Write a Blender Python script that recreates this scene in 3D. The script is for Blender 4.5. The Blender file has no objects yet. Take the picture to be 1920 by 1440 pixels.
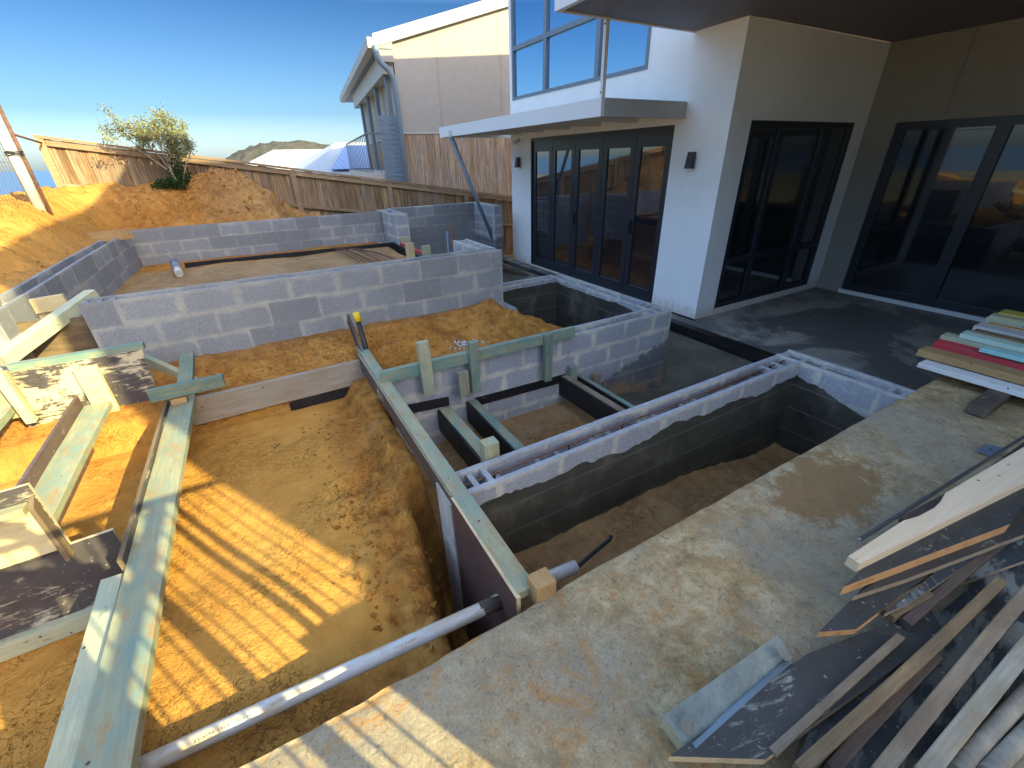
import bpy, math, random
import numpy as np
from mathutils import Vector, Matrix, noise
random.seed(7)
R = math.radians
scene = bpy.context.scene
COL = scene.collection

# ------------------------------------------------------------------ camera
FPX = 805.72
yaw, pit, rol = 0.50971532, 0.48342091, -0.0261066
H = 2.1
fwd = Vector((math.sin(yaw)*math.cos(pit), math.cos(yaw)*math.cos(pit), -math.sin(pit)))
rgt = Vector((math.cos(yaw), -math.sin(yaw), 0))
upv = rgt.cross(fwd)
r2 = math.cos(rol)*rgt + math.sin(rol)*upv
u2 = -math.sin(rol)*rgt + math.cos(rol)*upv
CAM = Vector((0, 0, H))
def ray(x, y): return r2*(x-960) - u2*(y-720) + fwd*FPX
def Z(x, y, z):
    d = ray(x, y); return CAM + d*((z-H)/d.z)
def X(x, y, X0):
    d = ray(x, y); return CAM + d*(X0/d.x)
def Y(x, y, Y0):
    d = ray(x, y); return CAM + d*(Y0/d.y)
cam_d = bpy.data.cameras.new('camera'); cam = bpy.data.objects.new('camera', cam_d); COL.objects.link(cam)
m = Matrix((r2, u2, -fwd)).transposed().to_4x4(); m.translation = CAM
cam.matrix_world = m
cam_d.sensor_width = 36; cam_d.lens = FPX/1920*36; cam_d.clip_start = .02; cam_d.clip_end = 60000
scene.camera = cam

# ------------------------------------------------------------------ object helpers
def tag(o, label=None, cat=None, group=None, kind=None):
    if label: o['label'] = label
    if cat: o['category'] = cat
    if group: o['group'] = group
    if kind: o['kind'] = kind
    return o
def thing(name, label, cat, loc=(0, 0, 0), rz=0, group=None):
    o = bpy.data.objects.new(name, None); COL.objects.link(o); o.location = loc; o.rotation_euler = (0, 0, rz)
    o.empty_display_size = .1
    return tag(o, label, cat, group)
class MB:
    def __init__(s): s.v = []; s.f = []; s.mi = []; s.uv = []; s.sm = []
    def poly(s, pts, mi=0, uv=None, smooth=False):
        n = len(s.v); s.v += [tuple(p) for p in pts]; s.f.append(tuple(range(n, n+len(pts))))
        s.mi.append(mi); s.uv.append(uv or [(.5, .5)]*len(pts)); s.sm.append(smooth)
    def box(s, a, b, mi=0):
        x0, y0, z0 = a; x1, y1, z1 = b
        s.hexa([(x0,y0,z0),(x1,y0,z0),(x1,y1,z0),(x0,y1,z0),(x0,y0,z1),(x1,y0,z1),(x1,y1,z1),(x0,y1,z1)], mi)
    def hexa(s, p, mi=0):
        q = [(0,0),(1,0),(1,1),(0,1)]
        for f in ((3,2,1,0),(4,5,6,7)): s.poly([p[i] for i in f], mi)
        for f in ((0,1,5,4),(1,2,6,5),(2,3,7,6),(3,0,4,7)): s.poly([p[i] for i in f], mi, q)
    def prism(s, pts, h, mi=0, top=None):      # pts: list of Vector, counterclockwise seen from +h
        h = Vector(h); a = [Vector(p) for p in pts]; b = [p+h for p in a]; n = len(a)
        s.poly(a[::-1], mi); s.poly(b, mi if top is None else top)
        for i in range(n): s.poly([a[i], a[(i+1) % n], b[(i+1) % n], b[i]], mi)
    def tube(s, pts, r, n=10, mi=0, cap=True):
        pts = [Vector(p) for p in pts]; rr = r if isinstance(r, (list, tuple)) else [r]*len(pts)
        base = len(s.v); prev = None
        for i, p in enumerate(pts):
            t = (pts[min(i+1, len(pts)-1)]-pts[max(i-1, 0)]).normalized()
            if prev is None: a = t.cross(Vector((0, 0, 1)) if abs(t.z) < .9 else Vector((1, 0, 0))).normalized()
            else: a = (prev - t*prev.dot(t)).normalized()
            prev = a; b = t.cross(a)
            for k in range(n):
                th = 2*math.pi*k/n; s.v.append(tuple(p + (a*math.cos(th)+b*math.sin(th))*rr[i]))
        for i in range(len(pts)-1):
            for k in range(n):
                k2 = (k+1) % n
                s.f.append((base+i*n+k, base+i*n+k2, base+(i+1)*n+k2, base+(i+1)*n+k)); s.mi.append(mi)
                s.uv.append([(.5,.5)]*4); s.sm.append(True)
        if cap:
            s.f.append(tuple(base+k for k in range(n))[::-1]); s.mi.append(mi); s.uv.append([(.5,.5)]*n); s.sm.append(False)
            s.f.append(tuple(base+(len(pts)-1)*n+k for k in range(n))); s.mi.append(mi); s.uv.append([(.5,.5)]*n); s.sm.append(False)
    def build(s, name, mats, parent=None, loc=None, mat=None, bevel=0, world=True):
        me = bpy.data.meshes.new(name)
        me.from_pydata(s.v, [], s.f)
        for mm in (mats if isinstance(mats, (list, tuple)) else [mats]): me.materials.append(mm)
        me.polygons.foreach_set('material_index', s.mi); me.polygons.foreach_set('use_smooth', s.sm)
        ul = me.uv_layers.new(name='UVMap'); flat = [c for f in s.uv for p in f for c in p]
        ul.data.foreach_set('uv', flat)
        o = bpy.data.objects.new(name, me); COL.objects.link(o)
        if mat is not None: # local frame: vertices were given in world space
            inv = mat.inverted(); me.transform(inv); o.matrix_world = mat
        elif loc is not None:
            me.transform(Matrix.Translation(-Vector(loc))); o.location = loc
        if parent is not None:
            o.parent = parent
            pm = Matrix.LocRotScale(parent.location, parent.rotation_euler, None)
            if world: o.matrix_parent_inverse = pm.inverted()
        if bevel:
            b = o.modifiers.new('bevel', 'BEVEL'); b.width = bevel; b.segments = 2; b.limit_method = 'ANGLE'; b.angle_limit = R(50)
        me.update(); return o
def frame(p0, p1, up=Vector((0, 0, 1))):
    x = (Vector(p1)-Vector(p0)).normalized(); y = Vector(up).cross(x).normalized(); z = x.cross(y)
    mm = Matrix((x, y, z)).transposed().to_4x4(); mm.translation = Vector(p0); return mm

# ------------------------------------------------------------------ materials
class N:
    def __init__(s, name):
        s.m = bpy.data.materials.new(name); s.m.use_nodes = True; s.t = s.m.node_tree; s.t.nodes.clear()
        s.out = s.n('ShaderNodeOutputMaterial'); s.b = s.n('ShaderNodeBsdfPrincipled'); s.l(s.b.outputs[0], s.out.inputs[0])
        s.tc = s.n('ShaderNodeTexCoord'); s.geo = s.n('ShaderNodeNewGeometry'); s.oi = s.n('ShaderNodeObjectInfo')
    def n(s, t, **k):
        x = s.t.nodes.new(t)
        for a, v in k.items(): setattr(x, a, v)
        return x
    def l(s, a, b): s.t.links.new(a, b)
    def inp(s, sock, v):
        if hasattr(v, 'is_linked') or hasattr(v, 'links'): s.l(v, sock)
        else: sock.default_value = v
    def vec(s, src, scale=(1,1,1), loc=(0,0,0), rnd=0):
        mp = s.n('ShaderNodeMapping'); s.l(src, mp.inputs['Vector']); mp.inputs['Scale'].default_value = scale; mp.inputs['Location'].default_value = loc
        if rnd:
            mu = s.n('ShaderNodeMath', operation='MULTIPLY'); s.l(s.oi.outputs['Random'], mu.inputs[0]); mu.inputs[1].default_value = rnd
            ad = s.n('ShaderNodeVectorMath', operation='ADD'); s.l(mp.outputs[0], ad.inputs[0]); s.l(mu.outputs[0], ad.inputs[1]); return ad.outputs[0]
        return mp.outputs[0]
    def noise(s, v, scale=5, det=6, rough=.6, dist=0):
        x = s.n('ShaderNodeTexNoise'); s.l(v, x.inputs['Vector']); x.inputs['Scale'].default_value = scale
        x.inputs['Detail'].default_value = det; x.inputs['Roughness'].default_value = rough; x.inputs['Distortion'].default_value = dist
        return x.outputs['Fac']
    def ramp(s, f, stops, interp='LINEAR'):
        x = s.n('ShaderNodeValToRGB'); s.l(f, x.inputs[0]); x.color_ramp.interpolation = interp
        e = x.color_ramp.elements
        while len(e) < len(stops): e.new(.5)
        for i, (p, c) in enumerate(stops):
            e[i].position = p; e[i].color = tuple(c)[:3]+(1,) if isinstance(c, (tuple, list)) else (c, c, c, 1)
        return x.outputs[0]
    def mix(s, f, a, b, mode='MIX'):
        x = s.n('ShaderNodeMix', data_type='RGBA', blend_type=mode); s.inp(x.inputs[0], f)
        for k, v in ((6, a), (7, b)):
            if isinstance(v, tuple): x.inputs[k].default_value = v[:3]+(1,)
            else: s.l(v, x.inputs[k])
        return x.outputs[2]
    def math(s, op, a, b=0.0, c=None, clamp=False):
        x = s.n('ShaderNodeMath', operation=op, use_clamp=clamp); s.inp(x.inputs[0], a); s.inp(x.inputs[1], b)
        if c is not None: s.inp(x.inputs[2], c)
        return x.outputs[0]
    def sep(s, v):
        x = s.n('ShaderNodeSeparateXYZ'); s.l(v, x.inputs[0]); return x.outputs
    def bump(s, h, st=.3, dist=.01, prev=None):
        x = s.n('ShaderNodeBump'); s.l(h, x.inputs['Height']); x.inputs['Strength'].default_value = st; x.inputs['Distance'].default_value = dist
        if prev is not None: s.l(prev, x.inputs['Normal'])
        return x.outputs[0]
    def fin(s, col=None, rough=.8, normal=None, spec=.3, metal=0):
        if col is not None: s.inp(s.b.inputs['Base Color'], col if not isinstance(col, tuple) else col[:3]+(1,))
        s.inp(s.b.inputs['Roughness'], rough); s.inp(s.b.inputs['Metallic'], metal); s.inp(s.b.inputs['Specular IOR Level'], spec)
        if normal is not None: s.l(normal, s.b.inputs['Normal'])
        return s.m
def plain(name, col, rough=.6, spec=.3, metal=0, var=.12, bumpy=.0, sc=6):
    s = N(name); v = s.tc.outputs['Object']
    n1 = s.noise(v, sc, 5, .6); n2 = s.noise(v, sc*9, 3, .6)
    f = s.math('ADD', s.math('MULTIPLY', n1, .7), s.math('MULTIPLY', n2, .3))
    d = tuple(c*(1-var*1.6) for c in col); l = tuple(min(1, c*(1+var)) for c in col)
    c = s.ramp(f, [(.3, d), (.7, l)])
    nb = s.bump(n2, bumpy, .004) if bumpy else None
    return s.fin(c, rough, nb, spec, metal)
def wood(name, base, alt, stain=None, stain_amt=.5, grain=.5, rough=.75, ref='Object', dust=0.0):
    s = N(name); v = s.tc.outputs[ref]
    g = s.noise(s.vec(v, (1.2, 22, 22), rnd=17), 2.2, 6, .65, .4)
    g2 = s.noise(s.vec(v, (3, 90, 90), rnd=9), 3, 3, .6)
    b = s.noise(s.vec(v, (2.2, 5, 5), rnd=31), 1.6, 4, .6)
    c = s.mix(s.ramp(g, [(.32, 0.), (.68, 1.)]), base, alt)
    c = s.mix(s.math('MULTIPLY', s.ramp(g2, [(.45, 0.), (.75, 1.)]), grain), c, tuple(x*.55 for x in base))
    if stain: c = s.mix(s.math('MULTIPLY', s.ramp(b, [(.42, 0.), (.62, 1.)]), stain_amt), c, stain)
    # sparse dark knots and dirt flecks
    k = s.noise(s.vec(v, (6, 14, 14), rnd=3), 2.5, 2, .5)
    c = s.mix(s.math('MULTIPLY', s.ramp(k, [(.70, 0.), (.76, 1.)]), .6), c, tuple(x*.3 for x in base))
    if dust:
        dn = s.noise(s.vec(v, (2.5, 5, 5), rnd=23), 3, 9, .75)
        c = s.mix(s.ramp(dn, [(.5, 0.), (.5+.16/max(dust, .2), 1.)]), c, (.42, .28, .13))
    rv = s.math('ADD', s.math('MULTIPLY', s.oi.outputs['Random'], .32), .70)
    vd = s.n('ShaderNodeTexVoronoi'); s.l(s.vec(v, (1, 1, 1), rnd=7), vd.inputs['Vector']); vd.inputs['Scale'].default_value = 9
    c = s.mix(s.math('LESS_THAN', vd.outputs['Distance'], .055), c, (.10, .07, .05))
    mud = s.noise(s.vec(v, (1, 3, 3), rnd=51), 5, 9, .8)
    c = s.mix(s.ramp(mud, [(.60, 0.), (.66, .55)]), c, (.34, .21, .10))
    hs = s.n('ShaderNodeHueSaturation'); s.l(c, hs.inputs['Color']); s.l(rv, hs.inputs['Value'])
    return s.fin(hs.outputs[0], rough, s.bump(s.math('ADD', g, s.math('MULTIPLY', g2, .5)), .35, .002), .2)
M = {}
M['treated'] = wood('treated_pine', (.37, .37, .235), (.46, .44, .27), (.19, .31, .27), .65, dust=1.0)
M['treated_blue'] = wood('treated_pine_blue', (.20, .285, .225), (.33, .36, .24), (.11, .22, .20), .65, dust=.6)
M['treated_pale'] = wood('treated_pine_pale', (.50, .50, .33), (.60, .57, .36), (.34, .42, .33), .6, dust=.2)
M['cream'] = wood('cream_pine', (.62, .48, .26), (.72, .58, .33), (.50, .38, .16), .4, grain=.3)
M['pine_white'] = wood('planed_pine', (.66, .50, .33), (.72, .57, .38), None, grain=.25, rough=.55)
M['grey_wood'] = wood('weathered_timber', (.25, .20, .135), (.36, .30, .215), (.17, .12, .08), .7, dust=.3)
M['brown_wood'] = wood('brown_timber', (.20, .135, .07), (.30, .21, .12), (.11, .08, .05), .6)
M['dark_wood'] = wood('dark_timber', (.07, .05, .04), (.13, .10, .08), (.20, .15, .10), .4)
M['orange_wood'] = wood('orange_timber', (.50, .30, .12), (.62, .40, .18), (.36, .20, .08), .5)
M['rail_grey'] = wood('grey_green_timber', (.29, .28, .215), (.40, .37, .29), (.22, .16, .09), .7, dust=.4)
M['red'] = wood('red_painted_timber', (.55, .04, .05), (.60, .06, .07), (.35, .08, .09), .7, grain=.2)
M['mint'] = wood('mint_painted_timber', (.50, .68, .56), (.58, .72, .60), (.40, .52, .45), .4, grain=.2)
M['aqua'] = wood('aqua_painted_timber', (.30, .60, .56), (.36, .64, .60), (.30, .45, .45), .4, grain=.15)
M['white_wood'] = wood('white_painted_timber', (.62, .60, .57), (.70, .68, .64), (.48, .44, .40), .5, grain=.2)
M['yellow_wood'] = wood('yellow_painted_timber', (.45, .36, .06), (.52, .42, .08), (.32, .26, .06), .4, grain=.2)
M['strip_black'] = wood('black_faced_board', (.012, .012, .015), (.022, .021, .024), (.06, .045, .03), .25, grain=.1, rough=.45)
def filmply(name, amt, scrape=(.60, .50, .32), dark=(.035, .03, .03)):
    s = N(name); v = s.tc.outputs['Object']
    a = s.noise(s.vec(v, (3, 3, 3), rnd=40), 1.1, 4, .6, .8)
    b = s.noise(s.vec(v, (4, 24, 17), rnd=11), 2.0, 11, .78, .5)
    f = s.math('ADD', s.math('MULTIPLY', a, .55), s.math('MULTIPLY', b, .45))
    mk = s.ramp(f, [(.62-amt*.2, 0.), (.66-amt*.2, 1.)])
    base = s.mix(s.noise(s.vec(v, (2, 2, 2)), 3, 4, .6), dark, tuple(x*2.6+.01 for x in dark))
    c = s.mix(mk, base, s.mix(b, scrape, tuple(x*.8 for x in scrape)))
    sp = s.noise(s.vec(v, (40, 40, 40), rnd=5), 1.5, 3, .6)
    c = s.mix(s.math('MULTIPLY', s.ramp(sp, [(.66, 0.), (.70, 1.)]), .5), c, (.55, .48, .36))
    ro = s.ramp(mk, [(0, .42), (1, .85)])
    return s.fin(c, ro, s.bump(f, .25, .003), .35)
M['ply'] = filmply('film_faced_ply', .60)
M['ply_mid'] = filmply('film_faced_ply_worn', .28, (.50, .43, .30))
M['ply_clean'] = filmply('film_faced_ply_clean', .24, (.30, .29, .26), (.026, .026, .024))
M['ply_slate'] = filmply('film_faced_ply_scraped', .62, (.19, .20, .18), (.022, .026, .028))
M['ply_brown'] = filmply('film_faced_ply_brown', .25, (.36, .25, .20), (.055, .032, .028))
def plyedge(name, a, b):
    s = N(name); v = s.tc.outputs['Object']; z = s.sep(v)[2]
    w = s.n('ShaderNodeTexWave', wave_type='BANDS', bands_direction='Z'); s.l(v, w.inputs[0]); w.inputs['Scale'].default_value = 60; w.inputs['Distortion'].default_value = .6
    n = s.noise(s.vec(v, (3, 30, 8), rnd=5), 3, 4, .6)
    c = s.mix(s.math('MULTIPLY', w.outputs['Fac'], .55), a, b); c = s.mix(s.ramp(n, [(.5, 0.), (.8, .7)]), c, tuple(x*.4 for x in b))
    return s.fin(c, .8)
M['ply_edge'] = plyedge('ply_edge', (.58, .32, .14), (.34, .16, .06))
M['ply_edge_pale'] = plyedge('ply_edge_pale', (.62, .47, .28), (.48, .34, .18))
M['ply_edge_old'] = plyedge('ply_edge_old', (.32, .25, .17), (.20, .14, .09))
def blockmat(name, base, damp=False, mort=(.46, .42, .335), sk=.8):
    s = N(name); v = s.tc.outputs['Object']
    at = s.n('ShaderNodeAttribute', attribute_name='tone')
    uv = s.sep(s.tc.outputs['UV'])
    big = s.noise(v, 2.3, 5, .65); fine = s.noise(v, 60, 3, .7); mid = s.noise(v, 14, 5, .65)
    c = s.ramp(big, [(.3, tuple(x*.85 for x in base)), (.7, tuple(x*1.1 for x in base))])
    c = s.mix(at.outputs['Fac'], tuple(x*.76 for x in base), c)
    c = s.mix(s.ramp(fine, [(.33, .55), (.6, 0.)]), c, tuple(x*.5 for x in base))
    c = s.mix(s.ramp(mid, [(.55, 0.), (.75, .35)]), c, tuple(min(1, x*1.45) for x in base))
    # smeared mortar creeping over the block edges
    eu = s.math('MULTIPLY', s.math('SUBTRACT', .5, s.math('ABSOLUTE', s.math('SUBTRACT', uv[0], .5))), .39)
    ev = s.math('MULTIPLY', s.math('SUBTRACT', .5, s.math('ABSOLUTE', s.math('SUBTRACT', uv[1], .5))), .19)
    e = s.math('MINIMUM', eu, ev)
    w = s.math('ADD', e, s.math('MULTIPLY', s.math('SUBTRACT', .47, mid), .040))
    w = s.math('ADD', w, s.math('MULTIPLY', s.math('SUBTRACT', .50, big), .13))
    sm = s.math('SUBTRACT', 1.0, s.math('MULTIPLY', w, 34, clamp=True), clamp=True)
    sm = s.math('MULTIPLY', s.math('MULTIPLY', sm, s.ramp(s.noise(v, 3.7, 3, .6), [(.33, .35), (.6, 1.)])), sk)
    sm = s.math('MULTIPLY', sm, s.math('ADD', s.math('MULTIPLY', at.outputs['Fac'], .85), .1))
    c = s.mix(sm, c, mort)
    if damp:
        p = s.sep(s.geo.outputs['Position'])
        # rising damp: dark below a ragged line that climbs towards the open end
        k = s.math('ADD', s.math('MULTIPLY', s.math('SUBTRACT', p[0], 2.55), .30), s.math('MULTIPLY', s.math('SUBTRACT', mid, .5), .25))
        k = s.math('SUBTRACT', s.math('ADD', k, -.02), p[2])
        m1 = s.math('MULTIPLY', s.math('MULTIPLY', k, 30, clamp=True), s.math('MULTIPLY', s.math('SUBTRACT', p[0], 2.3), 4, clamp=True))
        c = s.mix(s.math('MULTIPLY', m1, .72), c, tuple(x*.22 for x in base))
        sp = s.math('MULTIPLY', s.ramp(big, [(.45, 0.), (.6, 1.)]), s.math('MULTIPLY', s.math('SUBTRACT', .0, p[2]), 9, clamp=True))
        c = s.mix(s.math('MULTIPLY', sp, .7), c, (.42, .25, .11))
    return s.fin(c, .88, s.bump(s.math('ADD', s.math('MULTIPLY', fine, .4), mid), .3, .004), .15)
M['block'] = blockmat('concrete_block', (.285, .285, .29))
M['block_pale'] = blockmat('concrete_block_pale', (.36, .365, .385), damp=True, mort=(.58, .53, .43), sk=1.25)
M['mortar'] = plain('mortar', (.40, .37, .30), .9, .1, var=.2, bumpy=.4, sc=20)
M['core'] = plain('block_core_grey', (.26, .27, .29), .9, .1, var=.3, bumpy=.4, sc=20)  # even grey of the fill inside hollow blocks, reused for the pipe end
M['coat'] = plain('waterproof_coating', (.072, .070, .062), .62, .3, var=.45, bumpy=.25, sc=5)
def coatmat():
    s = N('waterproof_membrane'); v = s.tc.outputs['Object']
    a = s.noise(v, 3, 7, .7, .5); b = s.noise(s.vec(v, (1, 1, 6)), 12, 5, .7)
    c = s.ramp(a, [(.25, (.022, .021, .018)), (.55, (.060, .056, .044)), (.75, (.15, .14, .11))])
    p = s.sep(s.geo.outputs['Position'])
    fr = s.math('FRACT', s.math('MULTIPLY', s.math('ADD', p[2], 1.57+.003), 5))
    jl = s.math('SUBTRACT', 1, s.math('MULTIPLY', s.math('ABSOLUTE', s.math('SUBTRACT', fr, .5)), -2), clamp=False)
    ln = s.math('MULTIPLY', s.math('LESS_THAN', s.math('ADD', fr, s.math('MULTIPLY', a, .06)), .085), s.ramp(b, [(.35, .1), (.65, .75)]))
    c = s.mix(ln, c, (.16, .16, .14))
    return s.fin(c, .55, s.bump(b, .3, .004), .4)
M['coat'] = coatmat()
def rustm():
    s = N('rusty_steel'); v = s.tc.outputs['Object']; n = s.noise(v, 25, 5, .7)
    return s.fin(s.ramp(n, [(.3, (.07, .035, .025)), (.7, (.20, .095, .06))]), .8, s.bump(n, .4, .002), .3)
M['rust'] = rustm()
M['galv'] = plain('galvanised_steel', (.45, .47, .50), .35, .5, .9, var=.1)
M['pvc'] = None
def pvc():
    s = N('white_pvc'); v = s.tc.outputs['Object']
    a = s.noise(s.vec(v, (2, 8, 8)), 2, 6, .7); b = s.noise(s.vec(v, (5, 5, 5)), 9, 4, .7)
    c = s.mix(s.ramp(a, [(.44, 0.), (.60, .8)]), (.50, .50, .49), (.40, .29, .14)); c = s.mix(s.ramp(b, [(.62, 0.), (.72, .6)]), c, (.50, .34, .13))
    return s.fin(c, .35, None, .45)
M['pvc'] = pvc()
M['blackplastic'] = plain('black_plastic', (.02, .02, .022), .4, .4)
M['yellow'] = plain('yellow_cap', (.75, .52, .03), .45, .4)
def rendermat():
    s = N('white_render'); v = s.tc.outputs['Object']; p = s.sep(s.geo.outputs['Position'])
    n = s.noise(v, 2.2, 6, .6); f = s.noise(s.vec(v, (3, 3, 1)), 9, 6, .7); tr = s.noise(s.vec(v, (2, 2, 9)), 3, 5, .6)
    c = s.ramp(n, [(.3, (.84, .825, .80)), (.7, (.90, .89, .87))])
    k = s.math('ADD', p[2], s.math('MULTIPLY', s.math('SUBTRACT', f, .5), .5))
    c = s.mix(s.ramp(k, [(.02, .65), (.20, 0.)]), c, (.50, .40, .30))
    return s.fin(c, .85, s.bump(s.math('ADD', f, tr), .14, .006), .15)
M['render'] = rendermat()
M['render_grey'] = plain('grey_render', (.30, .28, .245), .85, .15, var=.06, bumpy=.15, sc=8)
M['render_mid'] = plain('taupe_render', (.70, .66, .60), .85, .15, var=.05, bumpy=.15, sc=8)
M['soffit'] = plain('dark_soffit', (.19, .175, .185), .6, .3, var=.05)
M['charcoal'] = plain('charcoal_aluminium', (.022, .026, .034), .35, .5, .0, var=.05)
M['winframe'] = plain('grey_aluminium', (.16, .20, .25), .4, .5, .2, var=.05)
M['white_al'] = plain('white_aluminium', (.70, .70, .70), .4, .4, .0, var=.02)
M['grey_al'] = plain('pale_grey_aluminium', (.42, .42, .42), .4, .4, .0, var=.03)
def glass(name, tint, base, refl):
    s = N(name); g = s.n('ShaderNodeBsdfGlossy'); g.inputs['Color'].default_value = tint+(1,); g.inputs['Roughness'].default_value = .01
    lw = s.n('ShaderNodeLayerWeight'); lw.inputs['Blend'].default_value = .5
    f = s.math('ADD', s.math('MULTIPLY', s.math('POWER', lw.outputs['Facing'], 3.0), 1-refl), refl, clamp=True)
    mx = s.n('ShaderNodeMixShader'); s.l(f, mx.inputs[0]); s.l(s.b.outputs[0], mx.inputs[1]); s.l(g.outputs[0], mx.inputs[2]); s.l(mx.outputs[0], s.out.inputs[0])
    n = s.noise(s.tc.outputs['Object'], .8, 2, .5); nb = s.bump(n, .02, .01); s.l(nb, g.inputs['Normal'])
    s.fin(base, .1, None, .4); return s.m
M['glass'] = glass('dark_glass', (.80, .85, .92), (.010, .013, .018), .14)
M['glass_dim'] = glass('shaded_dark_glass', (.7, .75, .8), (.010, .012, .015), .055)
M['glass_sky'] = glass('tinted_upper_glass', (.62, .82, 1.0), (.03, .08, .14), .62)
def palings(name, a, b, g):
    s = N(name); v = s.tc.outputs['Object']; at = s.n('ShaderNodeAttribute', attribute_name='tone')
    st = s.noise(s.vec(v, (26, 26, 1.3)), 1.4, 7, .68, .5); bl = s.noise(s.vec(v, (5, 5, 1.5)), 1.2, 4, .6)
    c = s.mix(at.outputs['Fac'], a, b); c = s.mix(s.ramp(bl, [(.4, 0.), (.62, .8)]), c, g)
    c = s.mix(s.ramp(st, [(.35, .8), (.6, 0.)]), c, tuple(x*.4 for x in a))
    return s.fin(c, .85, s.bump(st, .4, .003), .12)
M['paling'] = palings('hardwood_palings', (.20, .115, .06), (.46, .30, .155), (.30, .23, .165))
M['cladding'] = palings('timber_cladding', (.36, .22, .13), (.58, .40, .26), (.42, .34, .28))
M['rail'] = wood('hardwood_rail', (.33, .21, .115), (.43, .29, .17), (.24, .16, .10), .5)
M['gable'] = None
def gable():
    s = N('cream_gable_render'); v = s.tc.outputs['Object']; p = s.sep(v)
    fx = s.math('FRACT', s.math('MULTIPLY', s.math('SUBTRACT', p[0], .25), 1/1.9)); n = s.noise(v, 5, 5, .6)
    ln = s.math('LESS_THAN', s.math('ABSOLUTE', s.math('SUBTRACT', fx, s.math('ADD', .5, s.math('MULTIPLY', s.math('SUBTRACT', n, .5), .04)))), .022)
    c = s.mix(s.math('MULTIPLY', ln, .35), (.38, .335, .29), (.30, .215, .18)); c = s.mix(s.ramp(n, [(.4, 0.), (.7, .2)]), c, (.52, .46, .40))
    return s.fin(c, .85, None, .1)
M['gable'] = gable()
M['trim'] = plain('grey_roof_trim', (.42, .40, .36), .5, .3, .0, var=.04)
M['steelblue'] = plain('blue_grey_paint', (.16, .21, .25), .5, .3, .0, var=.05)
M['whiteroof'] = plain('white_metal_roof', (.50, .48, .44), .5, .3, .0, var=.03)
M['deck'] = plain('deck_edge', (.52, .46, .40), .7, .2)

def tone_attr(o, fn):
    me = o.data; a = me.attributes.new('tone', 'FLOAT', 'FACE')
    a.data.foreach_set('value', [fn(i) for i in range(len(me.polygons))])
# ------------------------------------------------------------------ terrain and ground
def sst(a, b, x):
    t = np.clip((x-a)/(b-a), 0, 1); return t*t*(3-2*t)
def fbm(X_, Y_, sc, oct=5, seed=0, ridge=False):
    rs = np.random.RandomState(seed); out = 0; amp = 1; tot = 0
    for k in range(oct):
        g = rs.rand(257, 257); u = (X_*sc*2**k+37.3*k+101) % 256; v = (Y_*sc*2**k+91.7*k+57) % 256
        i = u.astype(int); j = v.astype(int); fu = u-i; fv = v-j; fu = fu*fu*(3-2*fu); fv = fv*fv*(3-2*fv)
        i2 = (i+1) % 256; j2 = (j+1) % 256
        n = (g[i, j]*(1-fu)+g[i2, j]*fu)*(1-fv)+(g[i, j2]*(1-fu)+g[i2, j2]*fu)*fv
        if ridge: n = 1-abs(2*n-1)
        out = out+amp*(n-.5); tot += amp; amp *= .55
    return out/tot
def axis(lo, hi, step, far, k=1.22):
    a = list(np.arange(lo, hi, step)); s = step; x = a[-1]
    while x < far: s *= k; x += s; a.append(x)
    s = step; x = a[0]; b = []
    while x > -far: s *= k; x -= s; b.append(x)
    return np.array(b[::-1]+a)
gx = axis(-4.6, 5.3, .027, 1500); gy = axis(-.2, 11.0, .03, 1500)
GX, GY = np.meshgrid(gx, gy, indexing='ij')
def box(x0, x1, y0, y1, e=.05):
    return sst(x0-e, x0+e, GX)*(1-sst(x1-e, x1+e, GX))*sst(y0-e, y0+e, GY)*(1-sst(y1-e, y1+e, GY))
lump = fbm(GX, GY, 1.6, 6, 3); clod = fbm(GX, GY, 6.5, 5, 5, True); fine = fbm(GX, GY, 22, 3, 9)
dist = np.hypot(GX, GY-4)
h = -.25 - np.clip(dist-9, 0, 60)*.10 - np.clip(dist-60, 0, 900)*.024
h += fbm(GX, GY, .02, 4, 12)*np.clip((dist-40)/60, 0, 1)*9
rough_amt = np.full(GX.shape, .4)
def put(mask, z, ra=.5):
    global h, rough_amt
    h = h*(1-mask)+z*mask; rough_amt = rough_amt*(1-mask)+ra*mask
yard = box(-3.3, 5.6, -5, 11, .6)
put(yard, -.1, .2)
# mound outside the left wall and behind the far wall
mz = .32+.85*sst(3.9, 5.0, GY)+.64*sst(5.2, 8.6, GY)
put(box(-2.9, -1.82, -.5, 4.6, .35)*sst(-3.4, -2.6, GX), mz, .6)
sx = sst(-1.80, -2.45, GX); sy = sst(9.25, 10.05, GY); ss_ = 1-(1-sx)*(1-sy)
put(box(-2.95, -1.84, 4.3, 11.2, .06), 1.16+(np.maximum(mz, 1.2)-1.16)*ss_, .7)
pile = 1.79+.07*sst(-1.0, -.3, GX)-.10*sst(-.2, 1., GX)*1-.62*sst(-.1, 1.15, GX)
put(box(-2.75, 1.3, 9.28, 11.2, .06), np.minimum(1.16+(np.maximum(pile, 1.0)-1.16)*ss_, 2), .9)
bump1 = .16*np.exp(-((GX+.15)/.55)**2-((GY-9.85)/.3)**2)
h += bump1
# sand in front: main floor
put(box(-1.9, .50, 1.0, 3.62, .05), .305+.035*lump, .28)
put(box(-4, -.93, -2, 2.22, .05), .10+.05*lump, .7)
put(box(-.93, .36, -2, 1.36, .10), .30+0*GX, .3)
h += .12*sst(.2, -.6, GX)*sst(2.3, 1.3, GY)*box(-.93, .4, -2, 3, .03)
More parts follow.
